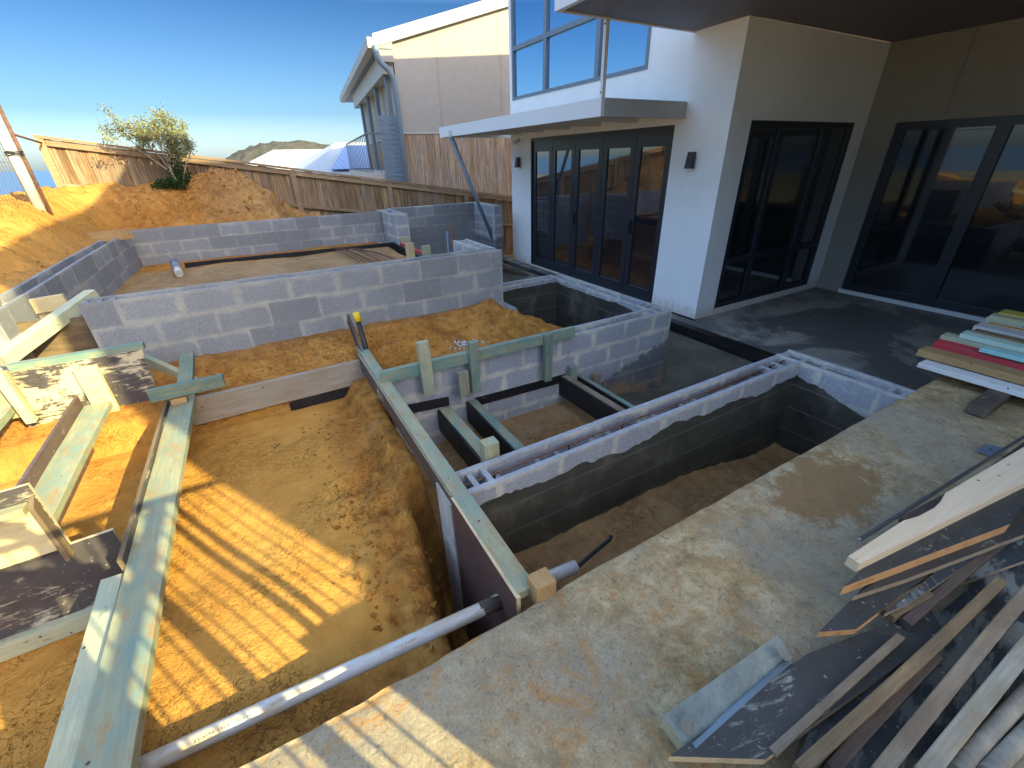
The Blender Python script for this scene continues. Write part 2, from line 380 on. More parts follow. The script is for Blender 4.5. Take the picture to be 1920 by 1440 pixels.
# crumbly bank dropping to the trench beside the formwork panel
edge = .50-.09*sst(2.9, 1.9, GY)-.09*sst(2.1, 1.2, GY)+.10*lump
drop = sst(-.04, .07, GX-edge)*(GX < .62)*sst(.8, .9, GY)*(1-.88*sst(1.9, 2.3, GY))
put(drop, -.45+.62*sst(1.9, 2.5, GY), .9)
put(box(.37, .60, 2.05, 3.6, .06), .44+0*GX, .5)
bank = box(.0, .46, 1.15, 2.6, .14)
h += bank*(.13*fbm(GX, GY, 3.6, 5, 51)+.12*fbm(GX, GY, 7, 5, 52, True))
rough_amt += .9*box(-.2, .5, 1.2, 2.7, .18)+.4*box(.0, .5, 2.7, 3.4, .15)
# north strip against the long wall
nz = .50+.17*sst(3.6, 4.2, GY)+.10*np.exp(-((GX-.75)/.4)**2-((GY-3.95)/.25)**2)+.14*np.exp(-((GX-2.1)/.25)**2-((GY-4.0)/.2)**2)
put(box(-1.9, 2.15, 3.60, 4.3, .02), nz, .75)
put(box(.52, 2.15, 3.15, 4.3, .03), nz-.02, .8)
# basin, pit, trench
fall = .66-.98*sst(2.15, 2.95, GX+.18*(GY-3.9)+.25*lump)
put(box(2.1, 3.55, 3.12, 4.3, .03), np.maximum(fall, -.32), .9)
put(box(2.45, 3.55, 4.2, 4.95, .03), -.32+0*GX, .4)
put(box(.55, 4.75, 1.66, 3.08, .03), -.06-.22*sst(2.1, 3.6, GX)+.16*sst(3.65, 4.5, GX)-.04*sst(1.2, .7, GX), .28)
put(box(3.58, 4.76, .5, 9.2, .04), -.30+.20*sst(3.6, 4.6, GX)+.12*sst(4, 5.5, GY), .12)
put(box(.56, 3.55, -.2, 1.63, .03), .03-.18*sst(2., 3.4, GX)+.05*lump, 1.0)
# inside the long chamber
put(box(-1.78, 2.12, 4.33, 9.25, .04), .71+.05*lump-.03*sst(8, 9, GY), .35)
put(box(2.35, 4.55, 5.1, 9.6, .05), -.5+0*GX, .5)
put(box(4.76, 9, -6, 9, .02), -.25+0*GX, .1)
near = 1-sst(12, 20, dist)
mound = np.clip(box(-3.4, -1.95, 4.6, 11, .15)+box(-2, 1.3, 9.42, 10.6, .08), 0, 1)
h += mound*(.20*fbm(GX, GY, 1.3, 4, 41)+.20*fbm(GX, GY, 3.1, 5, 42)+.12*fbm(GX, GY, 5.5, 5, 43, True)*sst(-2.2, -.2, GX))
strip = box(-.8, 2.2, 3.68, 4.2, .06)
h += strip*(.10*fbm(GX, GY, 3.2, 5, 44)+.07*fbm(GX, GY, 6, 5, 45, True))
rough_amt = rough_amt*(1-.5*box(-.93, .1, 1.3, 3.5, .1))
h += near*rough_amt*(.055*lump+.050*clod*np.clip(rough_amt, 0, 1)+.010*fine)
conc = np.clip(box(2.5, 4.8, 1.6, 4.4, .25)+box(3.6, 4.9, .5, 9.2, .1), 0, 1)
pale = np.clip(.9*box(.6, 2.5, 2.62, 3.0, .12)*(lump+.5)+.35*box(.55, 3.6, 1.7, 3.05, .05)+.32*sst(-.9, -.1, GX+.8*lump)*box(-2, 1.4, 9.4, 10.6, .1)+box(-1.8, 2.15, 4.3, 8.4, .4)*.75+box(.56, 3.5, 0, 1.6, .1)*.55+np.exp(-((GX-1.98)/.22)**2-((GY-3.75)/.22)**2)*(GX < 2.3)*(GY < 4.3)*(GY > 3.2)*1.0*0, 0, 1)
grass = sst(11.5, 16, dist)
gold = np.clip(.7*box(-3.4, -1.9, 5, 10.4, .3)+box(-2, .15, 1.2, 3.6, .12)-.5*np.clip(lump+.1, 0, 1), 0, 1)
n0, n1 = GX.shape
me = bpy.data.meshes.new('ground')
co = np.stack([GX, GY, h], -1).reshape(-1, 3)
idx = np.arange(n0*n1).reshape(n0, n1)
qd = np.stack([idx[:-1, :-1], idx[1:, :-1], idx[1:, 1:], idx[:-1, 1:]], -1).reshape(-1, 4)
me.vertices.add(len(co)); me.vertices.foreach_set('co', co.ravel())
me.loops.add(qd.size); me.loops.foreach_set('vertex_index', qd.ravel())
me.polygons.add(len(qd)); me.polygons.foreach_set('loop_start', np.arange(len(qd))*4)
me.polygons.foreach_set('use_smooth', np.ones(len(qd), bool)); me.update(calc_edges=True)
for nm, arr in (('conc', conc), ('pale', pale), ('grass', grass), ('gold', gold)):
    a = me.attributes.new(nm, 'FLOAT', 'POINT'); a.data.foreach_set('value', arr.ravel().astype(np.float32))
ground = bpy.data.objects.new('ground', me); COL.objects.link(ground); tag(ground, kind='structure')
def gh(x, y):
    return float(h[np.argmin(abs(gx-x)), np.argmin(abs(gy-y))])
s = N('sandy_soil'); v = s.tc.outputs['Object']
a = s.noise(v, 1.3, 6, .65); b = s.noise(v, 11, 7, .7, .4); f3 = s.noise(v, 70, 3, .7); cr = s.noise(v, 5, 8, .75, 1.5)
c = s.ramp(a, [(.25, (.31, .125, .028)), (.5, (.46, .212, .045)), (.75, (.54, .28, .08))])
c = s.mix(s.ramp(b, [(.35, .7), (.6, 0.)]), c, (.20, .07, .02))
c = s.mix(s.ramp(s.noise(v, 3.1, 6, .7), [(.60, 0.), (.72, .25)]), c, (.46, .33, .18))
c = s.mix(s.ramp(f3, [(.66, 0.), (.72, .6)]), c, (.62, .52, .38))
gd = s.n('ShaderNodeAttribute', attribute_name='gold')
c = s.mix(gd.outputs['Fac'], c, s.ramp(s.noise(v, 4, 7, .7), [(.3, (.50, .228, .045)), (.7, (.63, .325, .078))]))
pa = s.n('ShaderNodeAttribute', attribute_name='pale'); ca = s.n('ShaderNodeAttribute', attribute_name='conc'); ga = s.n('ShaderNodeAttribute', attribute_name='grass')
c = s.mix(s.math('MULTIPLY', pa.outputs['Fac'], s.ramp(b, [(.3, .5), (.6, 1.)])), c, (.33, .25, .15))
cc = s.ramp(a, [(.3, (.11, .10, .075)), (.6, (.20, .18, .135)), (.8, (.25, .21, .15))])
cc = s.mix(s.ramp(b, [(.55, 0.), (.7, .5)]), cc, (.26, .17, .09))
c = s.mix(s.math('MULTIPLY', s.math('SUBTRACT', s.math('ADD', ca.outputs['Fac'], s.math('MULTIPLY', s.math('SUBTRACT', b, .5), 1.2)), .35), 4, clamp=True), c, cc)
c = s.mix(ga.outputs['Fac'], c, s.ramp(s.noise(v, .06, 8, .7), [(.35, (.10, .11, .05)), (.55, (.26, .22, .14)), (.7, (.45, .42, .36))]))
vo = s.n('ShaderNodeTexVoronoi', feature='DISTANCE_TO_EDGE'); s.l(s.vec(v, (1, 1, 1)), vo.inputs['Vector']); vo.inputs['Scale'].default_value = 9
wob = s.n('ShaderNodeVectorMath', operation='ADD'); nz = s.n('ShaderNodeTexNoise'); s.l(v, nz.inputs[0]); nz.inputs['Scale'].default_value = 7; nz.inputs['Detail'].default_value = 5
s.l(v, wob.inputs[0]); s.l(nz.outputs['Color'], wob.inputs[1]); s.l(wob.outputs[0], vo.inputs['Vector'])
crk = s.math('MULTIPLY', vo.outputs['Distance'], 30, clamp=True)
crm = s.ramp(s.noise(v, 2.2, 3, .5), [(.47, 0.), (.57, 1.)])
hgt = s.math('ADD', s.math('ADD', s.math('MULTIPLY', b, 1.0), s.math('MULTIPLY', f3, .25)), s.math('MULTIPLY', s.math('MULTIPLY', crk, crm), .35))
c = s.mix(s.math('MULTIPLY', s.math('SUBTRACT', 1, crk, clamp=True), s.math('MULTIPLY', crm, .45)), c, (.16, .07, .03))
me.materials.append(s.fin(c, .95, s.bump(hgt, .9, .028), .05))
M['soil'] = s.m

# sea and far shore hill
sea_m = N('sea_water'); sea_m = sea_m.fin((.03, .10, .22), .25, None, .4)
b_ = MB(); b_.poly([(-50000, -9000, -24), (50000, -9000, -24), (50000, 50000, -24), (-50000, 50000, -24)])
tag(b_.build('sea', sea_m), kind='structure')
def hill(name, cx, cy, w, d, hh, col, seed):
    X_, Y_ = np.meshgrid(np.linspace(-1, 1, 90), np.linspace(-1, 1, 36), indexing='ij')
    r = np.clip(1-(X_**2)**1.2, 0, 1)*np.clip(1-Y_**2, 0, 1); z = hh*r**.5*(1+.08*fbm(X_+3, Y_+3, 2.2, 5, seed))+fbm(X_+3, Y_+3, 14, 3, seed+1)*hh*.10*(r > .02)-2
    mb = MB(); n, m_ = X_.shape
    mb.v = [(cx+X_[i, j]*w, cy+Y_[i, j]*d, z[i, j]-26) for i in range(n) for j in range(m_)]
    for i in range(n-1):
        for j in range(m_-1):
            mb.f.append((i*m_+j, (i+1)*m_+j, (i+1)*m_+j+1, i*m_+j+1)); mb.mi.append(0); mb.uv.append([(0, 0)]*4); mb.sm.append(True)
    return tag(mb.build(name, col), kind='structure')
s = N('scrub_hill'); n = s.noise(s.tc.outputs['Object'], .06, 9, .75)
hm = s.fin(s.ramp(n, [(.35, (.05, .05, .045)), (.55, (.075, .07, .06)), (.7, (.11, .10, .08))]), .95, None, .05)

# ------------------------------------------------------------------ slabs
def ragged_slab():
    xs = np.arange(-1.9, 5.3, .035); ys = np.concatenate([[-4.4, -3, -2, -1.2, -.8], np.arange(-.5, .84, .035), [.86, .885]])
    XX, YY = np.meshgrid(xs, ys, indexing='ij')
    rag = fbm(XX, YY*0, 1.7, 5, 21)*.07+fbm(XX, YY*0, 9, 3, 22)*.02
    rag = rag*(1-.80*sst(.55, .9, XX))
    YE = YY+rag*sst(.3, .86, YY)
    Zt = .63+fbm(XX, YY, 1.1, 5, 23)*.018+fbm(XX, YY, 9, 4, 24, True)*.010-.012*(YY > .87)
    mb = MB(); n, m_ = XX.shape
    mb.v = [(XX[i, j], YE[i, j], Zt[i, j]) for i in range(n) for j in range(m_)]+[(xs[i], YE[i, -1]-.012, .02) for i in range(n)]+[(xs[i], YE[i, -1]+.006, .5) for i in range(n)]
    for i in range(n-1):
        for j in range(m_-1):
            mb.f.append((i*m_+j, (i+1)*m_+j, (i+1)*m_+j+1, i*m_+j+1))
        a, b, c, d = i*m_+m_-1, (i+1)*m_+m_-1, n*m_+n+i+1, n*m_+n+i
        mb.f.append((b, a, d, c)); mb.f.append((c, d, n*m_+i, n*m_+i+1))
    k = len(mb.f); mb.mi = [0]*k; mb.uv = [[(0, 0)]*4]*k; mb.sm = [True]*k
    # left end, right end and underside close it
    q = n*m_
    mb.box((-1.9, -4.4, .0), (5.265, .80, .60))
    return mb
s = N('dirty_rough_concrete'); v = s.tc.outputs['Object']
a = s.noise(v, 1.1, 6, .65, .5); b = s.noise(v, 10, 9, .78, .4); f3 = s.noise(v, 45, 5, .75); g = s.noise(s.vec(v, (3, 9, 3)), 3, 7, .7)
c = s.ramp(b, [(.34, (.17, .11, .045)), (.48, (.38, .27, .125)), (.61, (.58, .45, .25))])
c = s.mix(s.ramp(a, [(.40, 0.), (.62, .75)]), c, (.36, .31, .225))
st = s.ramp(s.noise(s.vec(v, (1, 1, 1), (4, 2, 0)), 4.5, 9, .78, .8), [(.52, 0.), (.60, .85)])
p = s.sep(s.geo.outputs['Position'])
left = s.math('ADD', .35, s.math('MULTIPLY', s.math('SUBTRACT', 1.6, p[0]), .45), clamp=True)
c = s.mix(s.math('MULTIPLY', st, left), c, (.48, .23, .06))
sp2 = s.ramp(s.noise(v, 19, 6, .7, .5), [(.54, 0.), (.62, .9)])
c = s.mix(s.math('MULTIPLY', sp2, s.ramp(a, [(.40, 1.), (.60, .15)])), c, (.45, .235, .09))
# the damp clay stain by the fourth metre
dx = s.math('DIVIDE', s.math('SUBTRACT', p[0], 2.15), .42); dy = s.math('DIVIDE', s.math('SUBTRACT', p[1], .66), .22)
dd = s.math('ADD', s.math('ADD', s.math('MULTIPLY', dx, dx), s.math('MULTIPLY', dy, dy)), s.math('MULTIPLY', s.math('SUBTRACT', b, .5), 3.2))
c = s.mix(s.ramp(dd, [(.55, .85), (1.1, 0.)]), c, s.mix(g, (.20, .13, .06), (.34, .17, .05)))
c = s.mix(s.ramp(f3, [(.33, .8), (.44, 0.)]), c, (.16, .13, .09))
c = s.mix(s.ramp(s.noise(v, 120, 3, .7), [(.4, .35), (.6, 0.)]), c, (.20, .15, .09))
c = s.mix(s.ramp(f3, [(.66, 0.), (.74, .6)]), c, (.60, .58, .52))
slab_m = s.fin(c, .9, s.bump(s.math('ADD', b, s.math('MULTIPLY', f3, .5)), .8, .012), .15)
tag(ragged_slab().build('concrete_slab', slab_m), kind='structure')
s = N('damp_patio_concrete'); v = s.tc.outputs['Object']; a = s.noise(v, 1.0, 7, .7, .7); b = s.noise(s.vec(v, (1, 2.5, 1)), 1.7, 6, .7, 1.)
wet = s.ramp(a, [(.42, 0.), (.52, 1.)])
c = s.mix(wet, s.ramp(b, [(.3, (.26, .24, .205)), (.7, (.36, .33, .28))]), (.13, .125, .115))
p = s.sep(s.geo.outputs['Position'])
patio_m = s.fin(c, s.ramp(wet, [(0, .8), (1, .5)]), s.bump(s.noise(v, 30, 5, .7), .3, .003), .35)
mb = MB(); mb.box((4.80, -4.0, -.20), (8.4, 3.81, 0)); mb.box((4.80, 3.81, -.20), (5.14, 9.3, -.003))
tag(mb.build('patio', patio_m, bevel=.006), kind='structure')
mb = MB(); mb.box((4.775, .9, -.13), (4.805, 9.0, .012)); mb.box((4.805, .9, .003), (4.90, 9.0, .012))
tag(mb.build('edge_strip', M['strip_black']), 'black membrane strip folded over the edge of the dark patio beside the house', 'edging strip')

# ------------------------------------------------------------------ block walls
def block_wall(name, label, p0, p1, th, zb, zt, mat='block', hollow=True, off=0, seed=1, dark=.18, mort=True, group=None):
    """p0->p1 runs along the face; the wall thickness th lies to the left of that direction."""
    rs = random.Random(seed); a = Vector((p0[0], p0[1], 0)); b = Vector((p1[0], p1[1], 0)); L = (b-a).length
    d = (b-a).normalized(); nrm = Vector((-d.y, d.x, 0)); n = max(1, round((zt-zb)/.2)); hc = (zt-zb)/n
    mb = MB(); tones = []
    def q(u, w, z): return a+d*u+nrm*w+Vector((0, 0, z))
    def hb(u0, u1, w0, w1, z0, z1, mi, tone):
        k = len(mb.f)
        mb.hexa([q(u0, w0, z0), q(u1, w0, z0), q(u1, w1, z0), q(u0, w1, z0), q(u0, w0, z1), q(u1, w0, z1), q(u1, w1, z1), q(u0, w1, z1)], mi)
        tones.extend([tone]*(len(mb.f)-k))
    for r_ in range(n):
        z0 = zb+r_*hc; z1 = z0+hc; top = hollow and r_ == n-1
        mt = .0015
        if not top: hb(mt, L-mt, mt, th-mt, z0, z1-(0 if r_ < n-1 else .004), 1, 1)
        else:
            hb(mt, L-mt, mt, .0305, z0, z1-.009, 1, 1); hb(mt, L-mt, th-.0305, th-mt, z0, z1-.009, 1, 1)
            hb(.031, L-.031, .0315, th-.0315, z0, z1-.135, 2, 1)
        u = -((r_+off) % 2)*.2
        while u < L-.01:
            u0 = max(u+.0012, 0); u1 = min(u+.3988, L)
            if u1-u0 > .03:
                t = 1.0 if rs.random() > dark else .0
                t = min(1, max(0, t+rs.uniform(-.14, .0))) if t > .5 else rs.uniform(0, .25)
                zt_ = z1-.005+rs.uniform(-.003, .002)
                if top:
                    hb(u0, u1, 0, .032, z0+.001, zt_, 0, t); hb(u0, u1, th-.032, th, z0+.001, zt_, 0, t)
                    for uu in (u0+.05, u1-.085) if u0 > .01 and u1 < L-.01 else (u0, (u0+u1)/2-.016, u1-.032):
                        if uu > .001 or u0 == 0: hb(uu+.001, uu+.031, .0325, th-.0325, z0+.001, zt_-(.085 if u0 > .01 and u1 < L-.01 else .01), 0, .7)
                else: hb(u0, u1, 0, th, z0+.001, zt_+.003, 0, t)
            u += .4
    o = mb.build(name, [M[mat], M['mortar'], M['core']], bevel=.0)
    tone_attr(o, lambda i: tones[i])
    o.data.transform(Matrix.Translation(-a)); o.location = a
    tag(o, label, 'block wall', group); return o
def smear(parent, p0, p1, z, seed, out):
    pass
def coat(parent, p0, p1, z0, z1, seed, amp=.05, dip=None):
    """thin painted membrane on a wall face (face runs p0->p1, membrane on its right side), ragged top edge"""
    rs = random.Random(seed); a = Vector((p0[0], p0[1], 0)); b = Vector((p1[0], p1[1], 0)); L = (b-a).length; d = (b-a).normalized(); nr = Vector((d.y, -d.x, 0))
    mb = MB(); n = int(L/.03); ph = rs.random()*50; pts = []
    for i in range(n+1):
        u = L*i/n; zz = z1+amp*(noise.noise(Vector((u*2.2+ph, 0, 0)))+.5*noise.noise(Vector((u*9+ph, 3, 0)))+.25*noise.noise(Vector((u*31+ph, 3, 0))))
        if dip: zz -= dip*(u/L)**2
        pts.append((u, zz))
    for (u0, za), (u1, zb_) in zip(pts, pts[1:]):
        P = lambda u, w, z: a+d*u+nr*w+Vector((0, 0, z))
        mb.poly([P(u0, .004, z0), P(u1, .004, z0), P(u1, .004, zb_), P(u0, .004, za)])
        mb.poly([P(u0, .004, za), P(u1, .004, zb_), P(u1, 0, zb_), P(u0, 0, za)])
    o = mb.build('waterproof_coating', M['coat'], parent); return o
def rebar(parent, pts, r=.006, name='reinforcing_bar'):
    mb = MB()
    mb.tube(pts, r, 6); return mb.build(name, M['rust'], parent)
w1 = block_wall('block_wall', 'long grey block wall between the sand heap and the dirt-filled chamber', (-1.25, 4.23), (2.28, 4.23), .19, .23, 1.23, seed=4, dark=.14, off=1)
block_wall('block_wall', 'short return wall turning back from the right end of the long block wall', (2.28, 4.42), (2.28, 5.13), .19, .23, 1.23, 'block_pale', seed=5, dark=0)
block_wall('block_wall', 'grey block wall on the far left with the orange mound against its back', (-1.71, 4.30), (-1.71, 9.19), .19, .43, 1.23, seed=6, dark=.5)
block_wall('block_wall', 'far grey block wall under the shaded rubble mound and the lone shrub', (-1.90, 9.19), (2.26, 9.19), .19, .43, 1.23, seed=7, dark=.45)
pl = block_wall('block_wall', 'narrow pale block pier standing out from the end of the far wall', (2.51, 8.25), (2.51, 9.50), .24, .23, 1.25, 'block_pale', seed=8, dark=0)
mb = MB(); mb.box((2.30, 8.225, .45), (2.47, 8.247, .84)); mb.build('board', M['treated'], pl)
block_wall('block_wall', 'dark grey block wall behind the pier and the rusty post, in front of the fence', (2.52, 9.60), (4.49, 9.60), .19, .03, 1.23, hollow=False, seed=9, dark=.95)
block_wall('block_wall', 'short block wall end beside the leaning steel prop', (4.49, 8.62), (4.68, 8.62), 1.17, .03, 1.23, 'block_pale', hollow=False, seed=10, dark=0)
w2 = block_wall('block_wall', 'pale block wall with the green waling rail and damp patches at its foot', (.60, 3.0), (3.66, 3.0), .19, -.57, .63, 'block_pale', seed=11, dark=0, off=1)
w3 = block_wall('block_wall', 'block wall of the coated basin running beside the folding doors', (3.66, 3.19), (3.66, 5.05), .19, -.57, .63, 'block_pale', seed=12, dark=0)
coat(w3, (3.47, 4.86), (3.47, 3.19), -.45, .56, 3, .04)
w4 = block_wall('block_wall', 'back block wall of the coated basin next to the pale return wall', (2.28, 4.86), (3.47, 4.86), .19, -.57, .63, 'block_pale', seed=13, dark=0)
coat(w4, (2.34, 4.86), (3.47, 4.86), -.45, .57, 4, .03)
mb = MB(); mb.box((2.283, 4.20, .03), (2.44, 4.70, .55)); mb.build('footing_block', M['block_pale'], w1)
w5 = block_wall('block_wall', 'long open-topped block wall of the near trench with a rusty bar in its core', (.57, 1.55), (3.48, 1.55), .19, -.57, .63, 'block_pale', seed=14, dark=0)
coat(w5, (.60, 1.55), (3.47, 1.55), -.5, .505, 5, .05)
rebar(w5, [(.62, 1.635, .606), (1.4, 1.65, .600), (2.3, 1.64, .603), (3.3, 1.655, .606), (3.5, 1.66, .604)], .006)
rebar(w5, [(2.55, 1.66, .572), (3.5, 1.675, .578)], .0065)
for i, x in enumerate((.80, 1.30, 1.72, 2.22)):
    rebar(w5, [(x, 1.66, .50), (x+.003, 1.657, .60), (x+.02, 1.63, .612), (x+.02, 1.60, .60), (x+.02, 1.6, .50)], .006, 'tie_bar')
w6 = block_wall('block_wall', 'end block wall of the near trench running down to the stained slab', (3.66, .80), (3.66, 1.742), .19, -.57, .634, 'block_pale', seed=15, dark=0)
coat(w6, (3.47, 1.55), (3.47, .80), -.5, .50, 6, .05, .22)
rebar(w6, [(3.545, 1.70, .60), (3.55, 1.2, .598), (3.555, .98, .596)], .0065)
rebar(w6, [(3.565, 1.68, .603), (3.57, 1.2, .601)], .0065)
# ------------------------------------------------------------------ the house
HX, HY = 5.13, 3.80          # outer corner of the living wing
house = thing('house', 'modern white rendered two-storey house with dark folding doors and a covered patio', 'house', (HX, HY, 0))
def part(mb, name, mat, parent=house, bevel=0): return mb.build(name, mat, parent, bevel=bevel)
def wall_x(x0, x1, y0, y1, z0, z1, holes, mat, name='wall', parent=house):
    """wall slab with rectangular holes; runs along Y (x0..x1 is its thickness)"""
    mb = MB(); ys = sorted({y0, y1}|{q for hh in holes for q in hh[:2]}); zs = sorted({z0, z1}|{q for hh in holes for q in hh[2:]})
    for a, b in zip(ys, ys[1:]):
        for c_, d in zip(zs, zs[1:]):
            if any(hh[0] <= a and b <= hh[1] and hh[2] <= c_ and d <= hh[3] for hh in holes): continue
            mb.box((x0, a, c_), (x1, b, d))
    return merge(part(mb, name, mat, parent))
def merge(o):
    import bmesh
    bm = bmesh.new(); bm.from_mesh(o.data); bmesh.ops.remove_doubles(bm, verts=bm.verts, dist=1e-5)
    # drop the internal faces between cells
    seen = {}
    for f in bm.faces: seen.setdefault(tuple(sorted(v.index for v in f.verts)), []).append(f)
    bmesh.ops.delete(bm, geom=[f for fs in seen.values() if len(fs) > 1 for f in fs], context='FACES_ONLY')
    bm.to_mesh(o.data); bm.free(); return o
def wall_y(y0, y1, x0, x1, z0, z1, holes, mat, name='wall', parent=house):
    mb = MB(); xs = sorted({x0, x1}|{q for hh in holes for q in hh[:2]}); zs = sorted({z0, z1}|{q for hh in holes for q in hh[2:]})
    for a, b in zip(xs, xs[1:]):
        for c_, d in zip(zs, zs[1:]):
            if any(hh[0] <= a and b <= hh[1] and hh[2] <= c_ and d <= hh[3] for hh in holes): continue
            mb.box((a, y0, c_), (b, y1, d))
    return merge(part(mb, name, mat, parent))
BF = (4.62, 8.18, .03, 2.44)      # folding doors opening y0 y1 z0 z1
UW = (5.22, 8.84, 3.12, 4.95)     # upper window
SW = (5.52, 7.88, .10, 2.44)      # side window x0 x1 z0 z1
SD = (-1.2, 3.42, .06, 2.42)      # sliding door on the back wall of the patio
ZT = 7.55
wall_x(HX, HX+.2, 4.0, 8.95, .0, ZT-.1, [BF, UW], M['render'])
wall_y(3.8, 4.0, HX, 8.22, 0, 3.384, [SW], M['render'])
mb = MB(); mb.box((HX, 3.8, 3.386), (HX+.2, 3.999, ZT-.1)); part(mb, 'wall', M['render'])
wall_y(8.75, 8.95, HX+.2, 12, 0, ZT-.1, [], M['render'])
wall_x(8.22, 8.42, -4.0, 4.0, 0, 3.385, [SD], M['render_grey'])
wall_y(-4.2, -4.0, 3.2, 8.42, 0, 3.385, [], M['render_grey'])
mb = MB(); mb.box((8.2165, 2.9, 2.42+.06), (8.2195, 2.912, 3.37)); part(mb, 'panel_joint', M['soffit'])
mb = MB(); mb.box((3.14+.03, -4.2, 3.385), (5.13, 4.50-.02, 3.60)); mb.box((5.13, -4.2, 3.385), (8.42, 3.799, 3.60)); part(mb, 'soffit', M['soffit'])
mb = MB(); mb.box((3.11, -4.22, 3.37), (3.17, 4.51, 3.78)); mb.box((3.17, 4.485, 3.37), (5.13, 4.515, 3.78)); part(mb, 'fascia', M['white_al'])
mb = MB(); mb.box((3.16, -4.1, 3.60), (8.42, 1.75, 7.23)); part(mb, 'upper_storey', M['render'])
mb = MB(); mb.box((5.335, 3.82, 3.605), (12, 8.74, ZT-.35)); part(mb, 'living_wing', M['render'])
mb = MB(); mb.box((5.02, 3.7, ZT-.1), (12.1, 9.05, ZT)); part(mb, 'roof', M['trim'])
mb = MB(); mb.box((3.05, -4.3, 7.23), (8.6, 1.90, 7.35)); part(mb, 'roof', M['trim'])
mb = MB(); mb.box((5.105, 3.775, -.03), (HX, 4.6, .012)); part(mb, 'footing_strip', M['strip_black'])
# threshold sills of pale render
mb = MB(); mb.box((8.195, -1.2, .0), (8.222, 3.44, .058)); part(mb, 'sill', M['white_al'])
def framed(parent, name, axis, c, r, fw, mat, gl, panes, depth=.06, gdepth=.03):
    """frame with panes. r = (u0,u1,z0,z1); panes list of (u0,u1,z0,z1) inner rects; the frame fills the rest"""
    u0, u1, z0, z1 = r; us = sorted({u0, u1}|{q for p in panes for q in p[:2]}); zs = sorted({z0, z1}|{q for p in panes for q in p[2:]})
    mb = MB()
    def bx(m_, a, b, z_0, z_1, w0, w1):
        if axis == 'x': m_.box((c+w0, a, z_0), (c+w1, b, z_1))
        else: m_.box((a, c+w0, z_0), (b, c+w1, z_1))
    for a, b in zip(us, us[1:]):
        for cc_, d in zip(zs, zs[1:]):
            if any(p[0] <= a+1e-6 and b-1e-6 <= p[1] and p[2] <= cc_+1e-6 and d-1e-6 <= p[3] for p in panes): continue
            bx(mb, a, b, cc_, d, 0, depth)
    fr = merge(mb.build(name, mat, parent))
    for p in panes:
        g = MB(); bx(g, p[0]-.004, p[1]+.004, p[2]-.004, p[3]+.004, gdepth, gdepth+.008); g.build('pane', gl, fr)
    return fr
# folding doors: five leaves
ys = [4.62, 5.33, 6.05, 6.78, 7.48, 8.18]
for i in range(5):
    a, b = ys[i]+(.03 if i == 0 else .004), ys[i+1]-(.03 if i == 4 else .004)
    d = framed(house, 'folding_door', 'x', HX+.035, (a, b, .06, 2.39), .09, M['charcoal'], M['glass'], [(a+.10, b-.10, .20, 2.20)], .05, .02)
    if i in (0, 2):
        hb_ = MB(); hb_.box((HX+.0, b-.055, 1.02), (HX+.035, b-.035, 1.20)); hb_.box((HX+.01, b-.07, 1.0), (HX+.035, b-.02, 1.06)); hb_.build('handle', M['blackplastic'], d, bevel=.003)
framed(house, 'door_frame', 'x', HX+.012, BF, .03, M['charcoal'], M['glass'], [], .001)if False else None
mb = MB(); mb.box((HX+.005, BF[0], BF[2]), (HX+.10, BF[0]+.03, BF[3])); mb.box((HX+.005, BF[1]-.03, BF[2]), (HX+.10, BF[1], BF[3])); mb.box((HX+.005, BF[0]+.03, 2.39), (HX+.10, BF[1]-.03, BF[3])); mb.box((HX+.005, BF[0]+.03, .03), (HX+.10, BF[1]-.03, .058))
part(mb, 'door_frame', M['charcoal'])
# dark room behind the doors
# upper window
y0, y1, z0, z1 = UW; fw = .05
cols = [y1, 7.72, 6.30, y0]; zt = 3.93
pn = []
pn += [(7.75, y1-fw, z0+fw, zt-.03), (6.33, 7.66, z0+fw, zt-.03), (y0+fw, 6.24, z0+fw, 4.90)]
pn += [(7.75, y1-fw, zt+.04, z1-fw), (6.33, 7.66, zt+.04, z1-fw)]
framed(house, 'upper_window', 'x', HX-.012, UW, fw, M['winframe'], M['glass_sky'], pn, .07, .04)
# curtain seen in the upper window as a pale reflection is left to the glass
x0, x1, z0, z1 = SW
pn = [(x0+.07, x0+.62, .80, z1-.07), (x0+.70, x0+1.62, .80, z1-.07), (x0+1.70, x1-.07, .80, z1-.07), (x0+.07, x0+.62, z0+.07, .72), (x0+.70, x0+1.62, z0+.07, .72), (x0+1.70, x1-.07, z0+.07, .72)]
framed(house, 'side_window', 'y', 3.80-.006, SW, .07, M['charcoal'], M['glass_dim'], pn, .07, .04)
y0, y1, z0, z1 = SD
pn = [(2.36, y1-.12, z0+.10, z1-.10), (1.0, 2.22, z0+.10, z1-.10), (-.6, .88, z0+.10, z1-.10)]
framed(house, 'sliding_door', 'x', 8.22+.01, SD, .07, M['charcoal'], M['glass_dim'], pn, .07, .04)
